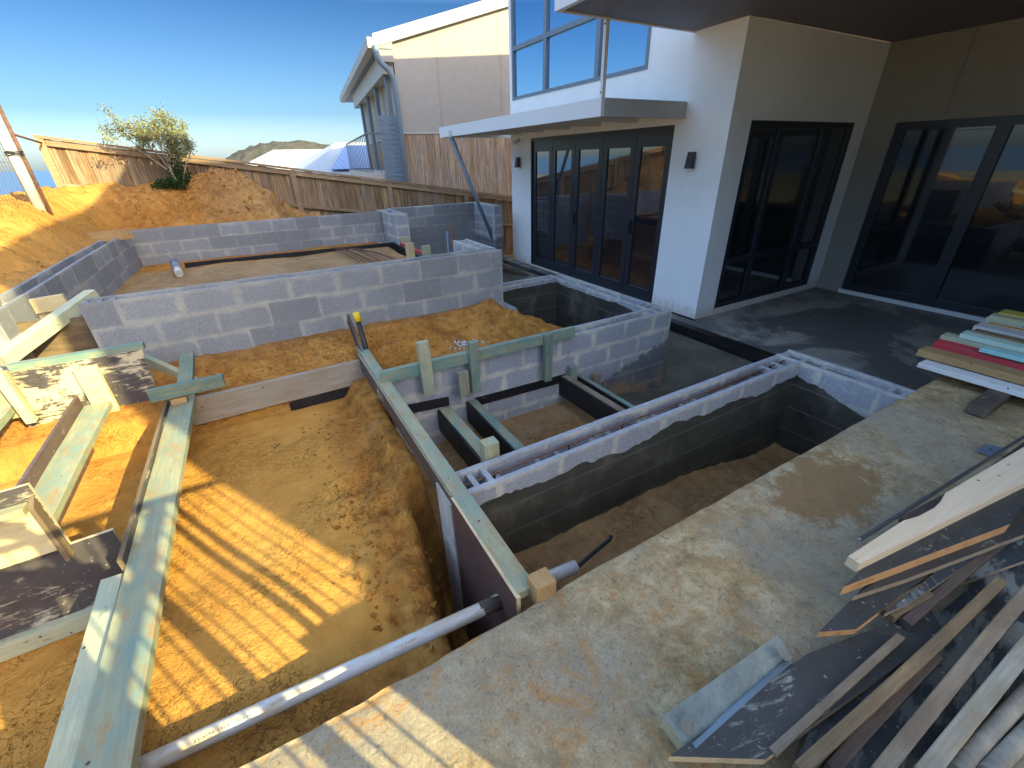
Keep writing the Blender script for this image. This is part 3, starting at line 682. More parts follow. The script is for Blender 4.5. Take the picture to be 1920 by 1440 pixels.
# wall lights (up-down) and camera
M['dark_metal'] = plain('dark_bronze_metal', (.055, .05, .052), .5, .4)
def sconce(y, z, label):
    t = thing('wall_light', label, 'wall light', (HX, y, z), group='dark wall lights either side of the folding doors')
    mb = MB(); mb.prism([(HX-.02, y-.046, z-.10), (HX-.02, y+.046, z-.10), (HX-.02, y+.04, z+.09), (HX-.02, y-.04, z+.09)], (-.001, 0, 0))
    mb = MB(); mb.hexa([(HX-.105, y-.046, z-.10), (HX-.02, y-.046, z-.10), (HX-.02, y+.046, z-.10), (HX-.105, y+.046, z-.10),
                        (HX-.075, y-.042, z+.09), (HX-.02, y-.042, z+.09), (HX-.02, y+.042, z+.09), (HX-.075, y+.042, z+.09)])
    mb.build('lamp_shade', M['dark_metal'], t, bevel=.004)
    mb = MB(); mb.box((HX-.02, y-.03, z-.05), (HX, y+.03, z+.05)); mb.build('wall_bracket', M['winframe'], t)
sconce(4.24, 2.03, 'dark wall light on the white wall right of the folding doors')
sconce(8.60, 2.03, 'dark wall light on the narrow white wall left of the folding doors')
t = thing('security_camera', 'small white security camera under the awning at the left end of the folding doors', 'security camera', (HX, 8.62, 2.40))
mb = MB(); mb.tube([(HX, 8.62, 2.42), (HX-.04, 8.62, 2.42)], .03, 12); mb.build('mount', M['white_al'], t)
mb = MB(); mb.tube([(HX-.04, 8.62, 2.42), (HX-.07, 8.60, 2.39), (HX-.15, 8.56, 2.36)], [.02, .03, .03], 12); mb.build('camera_body', M['white_al'], t)
# awning
aw = thing('awning', 'flat white steel awning frame standing out over the folding doors', 'awning', (3.76, 4.5, 2.5))
mb = MB(); mb.box((3.74, 4.47, 2.50), (3.79, 9.42, 2.68)); mb.build('front_beam', M['white_al'], aw, bevel=.003)
mb = MB(); mb.box((3.79, 4.47, 2.50), (5.129, 4.52, 2.68)); mb.build('end_beam', M['grey_al'], aw, bevel=.003)
mb = MB(); mb.box((3.79, 9.37, 2.50), (5.6, 9.42, 2.68)); mb.build('end_beam', M['white_al'], aw, bevel=.003)
for i in range(5):
    y = 5.3+i*.8; mb = MB(); mb.box((3.79, y, 2.51), (5.125, y+.05, 2.60)); mb.build('purlin', M['white_al'], aw)
mb = MB(); mb.box((3.80, 4.53, 2.61), (5.12, 9.36, 2.625)); mb.build('roof_sheet', M['trim'], aw)
p_ = thing('post', 'slim white steel post rising from the awning corner to the dark soffit', 'post', (3.77, 4.495, 2.68))
mb = MB(); mb.box((3.745, 4.47, 2.681), (3.79, 4.515, 3.384)); mb.build('shaft', M['white_al'], p_, bevel=.003)
for z in (2.73, 3.33):
    mb = MB(); mb.tube([(3.7445, 4.49, z), (3.738, 4.49, z)], .009, 8); mb.build('bolt', M['charcoal'], p_)
pb = X(845, 252, 3.735); pe = Vector((4.72, 8.75, .03))
pr = thing('steel_prop', 'leaning dark grey steel prop between the awning corner and the ground by the doors', 'prop', pe)
mb = MB(); mb.tube([pb+Vector((0, 0, -.03)), pe], .042, 4); mb.build('strut', M['grey_al'] if False else M['winframe'], pr)
mb = MB(); mb.prism([pb+Vector((-.008, -.07, -.07)), pb+Vector((-.008, .05, -.05)), pb+Vector((-.008, .09, .05)), pb+Vector((-.008, -.02, .07))], (.010, 0, 0)); mb.build('bracket', M['galv'], pr)

# ------------------------------------------------------------------ neighbour house (turned a little)
NY = 14.0
c0 = Y(765, 335, NY); c0.z = -1.5
bx_ = ray(3175, 249); bx_.z = 0; bx_.normalize(); by_ = Vector((-bx_.y, bx_.x, 0))
rzn = math.atan2(bx_.y, bx_.x)
nb = thing('neighbour_house', 'neighbouring cream house with skillion roof, timber cladding below and a balcony', 'house', (c0.x, c0.y, c0.z), rzn)
def on_gable(x, y):          # intersect the pixel ray with the gable wall plane
    d = ray(x, y); t = (c0-CAM).dot(by_)/d.dot(by_); P = CAM+d*t; return (P-c0).dot(bx_), P.z-c0.z
def npart(mb, name, mat, bevel=0, par=None):
    o = mb.build(name, mat, None, bevel=bevel); o.parent = par or nb
    if par: o.parent = par
    return o
zc = on_gable(762, 250)[1]; ze = on_gable(737, 118)[1]
u1, zr1 = on_gable(950, 12); u0e, z0e = on_gable(700, 88); slope = (zr1-z0e)/(u1-u0e); zb0 = on_gable(765, 340)[1]
W = 7.0
def rz(u): return z0e+slope*(u-u0e)-.02
mb = MB(); mb.prism([(0, 0, zc), (W, 0, zc), (W, 0, rz(W)), (0, 0, rz(0))], (0, 9, 0)); g_ = npart(mb, 'gable_wall', M['gable'])
mb = MB(); tn = []
u = 0; rs = random.Random(3)
while u < W:
    mb.box((u, -.02, 0), (u+.128, 9, zc-.02)); tn += [rs.random()]*6; u += .132
o = npart(mb, 'timber_cladding', M['cladding']); tone_attr(o, lambda i: tn[i])
mb = MB(); mb.box((-.03, -.04, zc-.02), (W, 8.9, zc+.03)); npart(mb, 'flashing', M['trim'])
ov = u0e                     # verge overhang (negative u)
mb = MB(); mb.prism([(ov, -.12, rz(ov)), (W+.1, -.12, rz(W+.1)), (W+.1, -.12, rz(W+.1)+.28), (ov, -.12, rz(ov)+.28)], (0, 12, 0)); npart(mb, 'roof', M['trim'])
mb = MB(); mb.prism([(ov-.16, -.14, rz(ov)-.02), (ov+.005, -.14, rz(ov)-.06), (ov+.005, -.14, rz(ov)+.20), (ov-.16, -.14, rz(ov)+.20)], (0, 12.1, 0)); npart(mb, 'gutter', M['trim'])
mb = MB(); mb.prism([(ov+.01, -.10, rz(ov)-.30), (-.002, -.10, rz(ov)-.30), (-.002, -.10, rz(0)), (ov+.01, -.10, rz(ov))], (0, .10, 0)); npart(mb, 'verge_panel', M['gable'])
# eave soffit and balcony beam
mb = MB(); mb.box((ov, -.1, rz(ov)-.05), (-.01, 11.8, rz(ov)-.01)); npart(mb, 'eave_soffit', M['steelblue'])
zbm = on_gable(742, 150)[1]
mb = MB(); mb.box((-.32, .05, rz(ov)-.55), (-.02, 9.0, rz(ov)-.06)); npart(mb, 'balcony_beam', M['trim'])
mb = MB()
pts = [(ov+.02, -.18, rz(ov)+.02), (ov+.04, -.2, rz(ov)-.22), (ov+.12, -.2, rz(ov)-.36), (-.22, -.2, rz(ov)-.48), (-.10, -.2, rz(ov)-.66), (-.08, -.2, rz(ov)-1.0), (-.08, -.12, .1)]
mb.tube(pts, .075, 10); npart(mb, 'downpipe', M['steelblue'])
zd = on_gable(765, 250)[1]-1.0
for k in range(4):
    mb = MB(); y = .25+k*2.3; mb.box((-.26, y, zd-1.0), (-.14, y+.12, rz(ov)-.55)); npart(mb, 'balcony_post', M['steelblue'])
mb = MB(); mb.box((-1.0, .2, zd-.30), (-.02, 8.9, zd)); npart(mb, 'balcony_deck', M['deck'])
mb = MB()
for k in range(20): mb.box((-.62, .02, zd-.95+k*.12), (-.04, .06, zd-.95+k*.12+.108))
npart(mb, 'privacy_screen', M['steelblue'])
mb = MB()
for k in range(18): mb.tube([(-.95, .3+k*.5, zd), (-.95, .3+k*.5, zd+1.0)], .012, 5)
mb.tube([(-.95, .3, zd+1.02), (-.95, 8.9, zd+1.02)], .025, 6); mb.tube([(-.95, .3, zd+1.02), (-.04, .3, zd+1.02)], .025, 6)
for k in range(4): mb.tube([(-.95+k*.25, .3, zd), (-.95+k*.25, .3, zd+1.0)], .012, 5)
npart(mb, 'balustrade', M['steelblue'])
# sleeper retaining wall between the fence and the neighbour
mb = MB(); P0 = Y(838, 352, 13.2); P1 = Y(962, 352, 12.6)
rt = thing('retaining_wall', 'low sleeper retaining wall under the neighbour’s timber cladding'.replace('’', "'"), 'retaining wall', (P0.x, 13.0, 0))
for k, (x0, x1) in enumerate(((2.9, 5.2), (5.22, 7.6), (7.62, 10))):
    mb = MB()
    for j in range(8): mb.box((x0, 13.0, -1.5+j*.2+.37), (x1, 13.08, -1.5+j*.2+.195+.37))
    mb.build('sleeper_panel', M['grey_wood'], rt)

# ------------------------------------------------------------------ paling fence along the back
FY = 10.5
pL = Y(72, 256, FY); pR = Y(957, 368, FY); sl = (pR.z-pL.z)/(pR.x-pL.x)
def ftop(x): return pL.z+sl*(x-pL.x)
fence = thing('paling_fence', 'tall hardwood paling fence sloping down behind the mound to the house', 'fence', (pL.x, FY, 0))
x = pL.x-.02; rs = random.Random(2); zbot = Y(520, 379, FY).z-ftop(Y(520, 379, FY).x); k = 0
mb = MB(); tn = []
while x < 9.6:
    lap = (k % 2)*.012; w_ = .148+(k % 2)*.006; tz = rs.uniform(-.008, .008)
    a_, b_ = x, x+w_
    mb.hexa([(a_, FY+lap, ftop(a_)-1.65), (b_, FY+lap, ftop(b_)-1.65), (b_, FY+lap+.013, ftop(b_)-1.65), (a_, FY+lap+.013, ftop(a_)-1.65),
             (a_, FY+lap, ftop(a_)-.03+tz), (b_, FY+lap, ftop(b_)-.03+tz), (b_, FY+lap+.013, ftop(b_)-.03+tz), (a_, FY+lap+.013, ftop(a_)-.03+tz)])
    tn += [rs.random()]*6
    # paling seen one by one is one pattern of the panel
    x += .135; k += 1
o = mb.build('palings', M['paling'], fence); tone_attr(o, lambda i: tn[i])
def frail(x0, x1, dz, hh, y0, y1, name):
    mb = MB(); mb.hexa([(0, y0-FY, 0), (x1-x0, y0-FY, ftop(x1)-ftop(x0)), (x1-x0, y1-FY, ftop(x1)-ftop(x0)), (0, y1-FY, 0), (0, y0-FY, hh), (x1-x0, y0-FY, ftop(x1)-ftop(x0)+hh), (x1-x0, y1-FY, ftop(x1)-ftop(x0)+hh), (0, y1-FY, hh)])
    o = mb.build(name, M['rail'], fence, world=False); o.location = (x0-fence.location.x, FY-fence.location.y, ftop(x0)+dz); return o
px_ = [pL.x, -.95, .95, 2.85, 4.7, 6.6, 8.5, 9.6]
for a_, b_ in zip(px_, px_[1:]):
    frail(a_+.06, b_-.04, -.12, .09, FY-.045, FY-.001, 'rail')
    frail(a_+.06, b_-.04, -.72, .055, FY-.06, FY-.001, 'rail')
    frail(a_-.05, b_-.05, -.022, .04, FY-.07, FY+.05, 'cap_rail')
for q_ in px_[:-1]:
    mb = MB(); mb.box((q_-.045, FY-.062, ftop(q_)-1.7), (q_+.055, FY-.002, ftop(q_)-.026)); mb.build('fence_post', M['rail'], fence)

# ------------------------------------------------------------------ distant roofs, hill
def bld(name, label, pts, Yd, depth, zt, wallm, roofm, zlow=-14):
    pass
YD = 34
def hip(t, a, b, c, d, back, mat, low=-8):
    # a,b eave corners; c,d ridge ends seen in the photo
    D = Vector((0, 9, 0)); c = c+Vector((0, 0, 0)); mb = MB(); e1 = b+D*2; e0 = a+D*2
    mb.poly([a, b, c, d]); mb.poly([b, e1, c]); mb.poly([e1, e0, d, c]); mb.poly([e0, a, d]); mb.build('roof', mat, t)
    mb = MB(); mb.box((min(a.x, b.x)+.4, a.y+.3, low), (max(a.x, b.x)-.4, a.y+17.6, min(a.z, b.z)-.02)); mb.build('wall', M['render'], t)
t = thing('distant_house', 'white roofed house beyond the fence, left of the solar roof', 'house', (Y(530, 300, YD).x, YD, -8))
a_, b_2, c_2, d_2 = Y(400, 322, YD), Y(618, 330, YD), Y(621, 281, YD+9), Y(512, 281, YD+9)
b_2.z = a_.z = min(a_.z, b_2.z); c_2.z = d_2.z
hip(t, a_, b_2, c_2, d_2, 9, M['whiteroof'])
YE_ = 24
t2 = thing('distant_house', 'house with solar panels on its pale roof, beside the balcony', 'house', (Y(660, 300, YE_).x, YE_, -8))
a3 = Y(585, 334, YE_); b3 = Vector((a3.x+14, YE_, a3.z)); d3 = Y(629, 267, YE_+8); c3 = Vector((d3.x+9, d3.y, d3.z))
hip(t2, a3, b3, c3, d3, 8, M['whiteroof'])
s = N('solar_panel'); w_ = s.n('ShaderNodeTexWave', wave_type='BANDS', bands_direction='X'); s.l(s.tc.outputs['Object'], w_.inputs[0]); w_.inputs['Scale'].default_value = 1.2
spm = s.fin(s.mix(w_.outputs['Fac'], (.09, .12, .30), (.16, .20, .42)), .3, None, .5)
ea = (b3-a3).normalized(); ed_ = (d3-a3)-ea*(d3-a3).dot(ea); nn_ = ea.cross(ed_.normalized())
for k in range(2):
    def rp(u, v_): return a3+ea*(u+(d3-a3).dot(ea)*v_)+ed_*v_+nn_*.08
    u_ = .75+k*2.35; mb = MB(); mb.prism([rp(u_, .12), rp(u_+2.25, .12), rp(u_+2.25, .80), rp(u_, .80)], nn_*.05); mb.build('solar_panel', spm, t2)
tag(hill('headland', Y(555, 300, 700).x, 700, 100, 70, 56, hm, 4), kind='structure')
# ------------------------------------------------------------------ loose timbers and formwork
def stick(name, p0, p1, w, t, mat, parent=None, up=(0, 0, 1), bevel=.003, extra=None):
    """timber p0->p1 with its top face centred on the line; w across, t down from it"""
    p0 = Vector(p0); p1 = Vector(p1); F = frame(p0, p1, Vector(up)); L = (p1-p0).length
    mb = MB(); n = max(2, int(L/.12)); rs_ = random.Random(int(abs(p0.x*997+p0.y*613+L*211)*10)); bow = rs_.uniform(-.004, .004)*min(L, 2.5); ph_ = rs_.random()*60
    if w < .03 or t < .015: n = 1; bow = 0
    R_ = []
    for i in range(n+1):
        u = i/n; d_ = bow*4*u*(1-u); q_ = lambda a: (noise.noise(Vector((u*L*3+ph_, a, 0))))*.0022
        cut = rs_.uniform(-.004, .004) if i in (0, n) else 0
        R_.append([(u*L+cut, -w/2+d_+q_(1), -t+q_(2)), (u*L+cut*.3, w/2+d_+q_(3), -t+q_(4)), (u*L-cut, w/2+d_+q_(5), q_(6)), (u*L+cut*.5, -w/2+d_+q_(7), q_(8))])
    for a_, b_ in zip(R_, R_[1:]):
        for k in range(4): mb.poly([a_[k], a_[(k+1) % 4], b_[(k+1) % 4], b_[k]][::-1])
    mb.poly(R_[0]); mb.poly(R_[-1][::-1])
    mb.v = [tuple(F @ Vector(q)) for q in mb.v]
    o_ = None
    return weld(mb.build(name, mat, parent, mat=F, bevel=bevel)) if parent is None else par(weld(mb.build(name, mat, None, mat=F, bevel=bevel)), parent)
def weld(o):
    import bmesh
    bm = bmesh.new(); bm.from_mesh(o.data); bmesh.ops.remove_doubles(bm, verts=bm.verts, dist=1e-6); bmesh.ops.recalc_face_normals(bm, faces=bm.faces); bm.to_mesh(o.data); bm.free(); return o
def par(o, p):
    o.parent = p; o.matrix_parent_inverse = Matrix.LocRotScale(p.location, p.rotation_euler, None).inverted(); return o
def board(label, p0, p1, w, t, mat, cat='timber', name='timber_board', group=None, up=(0, 0, 1), bevel=.003):
    o = stick(name, p0, p1, w, t, mat, None, up, bevel); tag(o, label, cat, group); return o
def plate(name, corners, h, mat, edge=None, parent=None, bevel=0, jag=0):
    """flat sheet: polygon of world points, extruded by vector h; edge = material of the cut sides"""
    P = [Vector(c) for c in corners]; nrm = Vector((0, 0, 0))
    for i in range(1, len(P)-1): nrm += (P[i]-P[0]).cross(P[i+1]-P[0])
    if nrm.dot(Vector(h)) < 0: P = P[::-1]
    mb = MB(); h = Vector(h); b = [p+h for p in P]
    mb.poly(P[::-1], 0); mb.poly(b, 0)
    for i in range(len(P)): j = (i+1) % len(P); mb.poly([P[i], P[j], b[j], b[i]], 1 if edge else 0)
    F = frame(P[0], P[1], Vector(h).normalized()) if (P[1]-P[0]).length > 0 else Matrix()
    o = mb.build(name, [mat, edge] if edge else mat, None, mat=F, bevel=bevel)
    return par(o, parent) if parent is not None else o
V = Vector
M['crumb'] = plain('dried_cement', (.50, .48, .45), .9, .1, var=.2, sc=20)
M['sleeve'] = plain('dusty_white_sleeve', (.48, .45, .40), .8, .1, var=.2, sc=10)
M['channel'] = plain('dusty_grey_green_paint', (.235, .26, .225), .6, .3, var=.3, sc=9); M['tape'] = plain('dirty_cloth_tape', (.24, .21, .17), .9, .1); M['galv_dull'] = plain('dusty_grey_pipe', (.30, .27, .21), .7, .2, var=.3, sc=12)
M['board_grey'] = wood('grey_form_board', (.32, .27, .21), (.42, .365, .29), (.30, .20, .11), .45, dust=.3)
# --- left: step formwork
t = thing('step_formwork', 'cream splashed black plywood riser with green top timber and yellow cleat', 'formwork', (-1.25, 3.8, .32))
p = [Y(72, 852, 3.8), Y(283, 800, 3.8), Y(320, 788, 3.8), Y(265, 655, 3.8), Y(12, 700, 3.8)]
p = [Y(76, 853, 3.8), Y(316, 792, 3.8), Y(266, 655, 3.8), Y(14, 700, 3.8)]
plate('riser_panel', p, (0, .017, 0), M['ply'], M['ply_edge_pale'], t)
a = Y(12, 690, 3.8); b = Y(264, 648, 3.8); stick('top_timber', (a.x, 3.84, a.z+.01), (b.x+.01, 3.84, b.z+.01), .07, .045, M['treated_blue'], t)
a = Y(155, 690, 3.78); b = Y(211, 785, 3.78)
plate('cleat', [(a.x-.05, 3.797, a.z), (a.x+.075, 3.797, a.z+.005), (b.x+.065, 3.797, b.z), (b.x-.06, 3.797, b.z)], (0, -.035, 0), M['cream'], None, t, .003)
a = Y(20, 700, 3.78); plate('cleat', [(a.x-.14, 3.797, a.z+.02), (a.x-.01, 3.797, a.z+.02), (a.x-.01, 3.797, a.z-.30), (a.x-.14, 3.797, a.z-.30)], (0, -.035, 0), M['cream'], None, t, .003)
stick('side_timber', (-1.60, 3.7, 1.02), (-1.60, 3.74, .62), .05, .045, M['treated_pale'], t, up=(0, 1, 0))
# beams along Y on the left
t = thing('formwork_beam', 'long blue-green timber beam with brown plywood edge, casting its shadow on the lit sand', 'formwork', (-.75, 2.3, .5))
stick('beam', (-.75, 3.60, .612), (-.75, .72, .60), .145, .045, M['treated'], t)
plate('plywood_side', [(-.828, 3.55, .30), (-.828, 1.93, .30), (-.828, 1.93, .64), (-.828, 3.55, .64)], (-.018, 0, 0), M['ply_mid'], M['brown_wood'], t)
a = Z(330, 733, .66); stick('packer', (-.80, 3.50, .66), (-.71, 3.50, .66), .07, .045, M['orange_wood'], t)
board('green timber lying beside the long beam, its cut end low near the lit sand', (-.885, 1.93, .575), (-.882, 1.10, .56), .075, .045, M['treated_pale'], group=None)
board('blue-green timber running from the long beam back to the block wall', (-.735, 4.20, .735), (-.735, 3.63, .66), .095, .045, M['treated_blue'])
board('short green crosspiece nailed over the far end of the long beam', (-.90, 3.47, .765), (-.46, 3.50, .757), .045, .09, M['treated_blue'])
mb = None
t = thing('formwork_beam', 'green timber beam with dark brown plywood side meeting the splashed riser panel', 'formwork', (-1.25, 3.3, .5))
stick('beam', (-1.265, 3.78, .63), (-1.265, 2.24, .61), .15, .045, M['treated'], t)
plate('plywood_side', [(-1.345, 3.78, .36), (-1.345, 2.24, .34), (-1.345, 2.24, .69), (-1.345, 3.78, .71)], (-.018, 0, 0), M['ply_brown'], M['ply_brown'], t)
t = thing('formwork_beam', 'green timber crossing the left edge of the splashed riser panel', 'formwork', (-1.7, 3.5, .5))
stick('beam', Z(28, 735, .74), Z(-60, 830, .74), .12, .05, M['treated'], t)
# second and third riser
t = thing('step_formwork', 'grey splashed plywood riser nearest the camera with cream board on its face', 'formwork', (-1.3, 2.2, .2))
Yp = 2.2
plate('riser_panel', [(-1.9, Yp, .56), (-1.068, Yp, .58), (-1.068, Yp, .955), (-1.9, Yp, .925)], (0, .017, 0), M['ply_mid'], M['ply_edge_pale'], t)
plate('riser_panel', [(-2.0, Yp, .20), (-.915, Yp, .20), (-.915, Yp, .615), (-2.0, Yp, .57)], (0, .017, 0), M['ply_slate'] if False else M['ply_mid'], M['ply_edge_pale'], t)
plate('cream_board', [(-1.9, Yp-.002, .59), (-1.10, Yp-.002, .61), (-1.10, Yp-.002, .84), (-1.9, Yp-.002, .82)], (0, -.012, 0), M['cream'], M['cream'], t)
stick('top_timber', (-1.9, Yp-.03, .862), (-1.10, Yp-.03, .882), .055, .035, M['treated'], t)
plate('side_board', [(-1.088, Yp-.001, .56), (-1.088, Yp-.05, .56), (-1.088, Yp-.05, .87), (-1.088, Yp-.001, .90)], (.017, 0, 0), M['brown_wood'], M['brown_wood'], t)
stick('bottom_timber', (-2.0, Yp-.025, .225), (-.92, Yp-.025, .235), .045, .09, M['treated_pale'], t)
# timbers top left
board('long pale timber leaning over the end of the long block wall', Z(-10, 668, 1.0), Z(168, 543, 1.22), .09, .09, M['treated_pale'])
board('green diagonal brace running from the leaning timber down towards the sand', Z(97, 588, 1.05), Z(372, 712, .62), .045, .09, M['treated'])
board('cream rail along the top of the brown board at the far left', Y(-60, 580, 4.9), Y(118, 551, 4.9), .045, .12, M['cream'])
board('second cream rail below the first at the far left', Y(-60, 605, 4.93), Y(100, 583, 4.93), .045, .07, M['pine_white'])
o = plate('retaining_board', [Y(-80, 730, 4.50), Y(200, 690, 4.50), Y(200, 592, 4.50), Y(-80, 615, 4.50)], (0, .03, 0), M['ply_brown'] if False else M['brown_wood']); tag(o, 'broad brown board holding back the mound below the cream rails', 'board')
board('stub of green timber behind the splashed riser panel', Z(132, 662, .80), Z(182, 628, .88), .11, .045, M['treated'])
# plank lying on the mound
board('long orange plank lying on the mound over the corner of the block walls', Z(-40, 461, 1.30), Z(243, 428, 1.33), .05, .14, M['orange_wood'])
# --- board L
t = thing('formwork_board', 'pale grey formwork board holding back the orange sand, running to the corner', 'formwork', (-.1, 3.6, .4))
stick('board', (-.75, 3.585, .585), (.56, 3.585, .60), .045, .21, M['board_grey'], t)
plate('black_liner', [(-.1, 3.565, .30), (.54, 3.565, .30), (.54, 3.565, .39), (-.1, 3.565, .375)], (0, -.01, 0), M['strip_black'], None, t)
# --- long formwork with rail along Y
t = thing('formwork', 'long blue-green rail over dark plywood panels along the edge of the trench', 'formwork', (.55, 2.3, .5))
stick('top_rail', (.572, 3.78, .655), (.558, .925, .655), .082, .045, M['treated'], t)
plate('plywood_panel', [(.525, 3.62, .50), (.525, 1.56, .525), (.525, 1.56, .645), (.525, 3.62, .645)], (-.018, 0, 0), M['ply_mid'], M['ply_edge_old'], t)
plate('plywood_panel', [(.522, 1.54, -.55), (.522, .91, -.55), (.522, .91, .652), (.522, 1.54, .652)], (-.018, 0, 0), M['ply_brown'], M['ply_edge_pale'], t)
stick('packer', (.545, 3.95, .90), (.556, 3.60, .64), .02, .12, M['dark_wood'], t)
board('thick offcut of orange timber set on end where the rail meets the slab', (.612, .87, .70), (.612, .945, .70), .085, .10, M['orange_wood'], name='timber_offcut')
mb = MB(); mb.box((.50, 1.548, -.45), (.568, 1.742, .60)); mb.build('end_block', M['white_wood'] if False else M['sleeve'], w5)
# --- pit: rail, uprights, trough formers
board('blue-green waling rail along the top of the pale block wall', Y(712, 697, 2.95), Y(1076, 612, 2.95), .045, .095, M['treated_blue'])
def upright(label, x, y, ztop, zbot, w, mat, tilt=0, t_=.045):
    return board(label, (x+tilt, y-t_/2, ztop), (x, y-t_/2, zbot), w, t_, mat, name='timber_peg', group='timber pegs standing against the pale block wall', up=(0, -1, 0))
for lab, px, top, bot, yy, w, mt in (
    ('tallest pale peg fixed over the waling rail', 797, 640, 737, 2.90, .09, M['treated_pale']),
    ('green-topped peg fixed over the waling rail, third from the left', 888, 640, 735, 2.90, .075, M['treated_blue']),
    ('green peg over the right part of the waling rail', 1026, 627, 712, 2.90, .075, M['treated_blue']),
    ('short greyish peg below the waling rail beside the second former', 868, 697, 742, 2.86, .085, M['rail_grey']),
    ('short green peg at the far end of the third former', 1073, 688, 717, 2.93, .075, M['treated_blue']),
    ('short grey peg at the end of the fourth former', 1117, 702, 728, 2.93, .08, M['grey_wood'])):
    a = Y(px-3, top, yy); b = Y(px+5, bot, yy); upright(lab, (a.x+b.x)/2, yy, a.z, b.z, w, mt)
a = Z(931, 832, .70); upright('short thick peg with a pale sawn top at the trench wall end', Z(931, 860, .63).x, 1.80, .70, .42, .09, M['treated'], t_=.07)
def former(label, pa, pb, zt, hh, wood_w, mat, side=-1, gap=.0):
    A = Z(pa[0], pa[1], zt); B = Z(pb[0], pb[1], zt); A.y = 2.99; B.y = 1.745
    t = thing('trough_former', label, 'formwork', ((A.x+B.x)/2, 2.36, zt), group='black-sided formers across the pit')
    stick('timber', A, B, wood_w, .045, mat, t)
    xo = -wood_w/2-.001
    plate('black_side', [(A.x+xo, A.y, zt-hh), (B.x+xo, B.y, zt-hh), (B.x+xo, B.y, zt+.0), (A.x+xo, A.y, zt+.0)], (-.017, 0, 0), M['strip_black'], None, t)
    return t
former('first former with dusty green top, nearest the long rail', (812, 740), (925, 868), .26, .20, .095, M['treated'])
former('second former, green with orange dust, behind the short peg', (880, 745), (985, 850), .26, .20, .075, M['treated_blue'])
former('third former with grey timber and a deep black side', (1075, 714), (1180, 775), .24, .20, .07, M['grey_wood'])
former('fourth former with a bright blue-green edge, farthest right', (1118, 722), (1195, 768), .20, .08, .045, M['treated_blue'])
o = plate('edge_strip', [(.56, 2.992, .315), (1.06, 2.992, .275), (1.06, 2.992, .355), (.56, 2.992, .40)], (0, -.012, 0), M['strip_black']); tag(o, 'short black board against the pale block wall left of the first former', 'edging strip')
o = plate('edge_strip', [(1.30, 2.992, .19), (2.27, 2.992, .165), (2.27, 2.992, .245), (1.30, 2.992, .27)], (0, -.012, 0), M['strip_black']); tag(o, 'long black board against the pale block wall between the second and third formers', 'edging strip')
# --- long chamber contents
za = .77
A = Z(345, 493, za); B = Z(738, 454, za); C = Z(770, 482, za)
t = thing('black_edging', 'black edging board bent around the dirt bed inside the long chamber', 'edging', (A.x, A.y, za))
stick('edging', A, B, .02, .12, M['strip_black'], t); stick('edging', B+V((-.01, 0, .002)), V((B.x-.02, 6.2, za)), .03, .14, M['strip_black'], t)
stick('timber', V((B.x+.05, B.y-.3, za+.03)), V((B.x+.06, 6.3, za+.03)), .04, .05, M['red'], t)
t = thing('pipe_stub', 'white plastic pipe stub with grey cap lying on the dirt in the long chamber', 'pipe', Z(332, 505, .8))
a = Z(336, 513, .76); b = Z(327, 492, .84); mb = MB(); mb.tube([a, a.lerp(b, .5)], .05, 14); mb.build('pipe', M['pvc'], t)
mb = MB(); mb.tube([a.lerp(b, .45), b], .058, 14); mb.build('cap', M['winframe'], t)
t = thing('rebar_bundle', 'loose bundle of rusty bars on the dirt bed in the long chamber', 'steel bars', Z(670, 480, .78))
rs = random.Random(5)
for i in range(9):
    a = Z(618+i*7+rs.uniform(-3, 3), 462+i*.5, .78+.006*i); b = Z(672+i*9+rs.uniform(-4, 4), 492-i*.9, .775+.006*i)
    mb = MB(); mb.tube([a, (a+b)/2+V((0, 0, .02)), b], .008, 5); mb.build('bar', M['rust'], t)
for lab, px, top, bot, yy, mt in (('cream peg standing behind the long block wall near the pier', 768, 456, 482, 6.2, M['cream']), ('green peg standing behind the long block wall near the pier', 799, 461, 482, 6.0, M['treated'])):
    a = Y(px, top, yy); b = Y(px, bot+8, yy); board(lab, (a.x, yy, a.z), (a.x, yy, .3), .12, .045, mt, name='timber_peg', up=(0, -1, 0))
a = Y(846, 417, 5.45); mb = MB(); mb.tube([(a.x+.02, 5.45, .2), a], .020, 8); o = mb.build('steel_post', M['rust'], None, loc=(a.x, 5.45, .2)); tag(o, 'tall rusty red steel post standing behind the long block wall', 'post')
a = Y(838, 434, 5.6); mb = MB(); mb.tube([(a.x, 5.6, .2), a], .014, 8); o = mb.build('steel_post', M['steelblue'], None, loc=(a.x, 5.6, .2)); tag(o, 'thin dark bar left of the rusty red post', 'post')
# conduit with yellow cap
t = thing('conduit', 'black conduit standing in the sand with a yellow cap on top', 'conduit', (.6, 3.5, .4))
a = Y(671, 600, 3.72); b = Y(688, 660, 3.66)
mb = MB(); mb.tube([a, b, b+(b-a)*.5], .021, 12); mb.build('pipe', M['blackplastic'], t)
d = (a-b).normalized(); mb = MB(); mb.tube([a-d*.012, a+d*.062, a+d*.068], [.030, .030, .022], 16); mb.build('cap', M['yellow'], t)
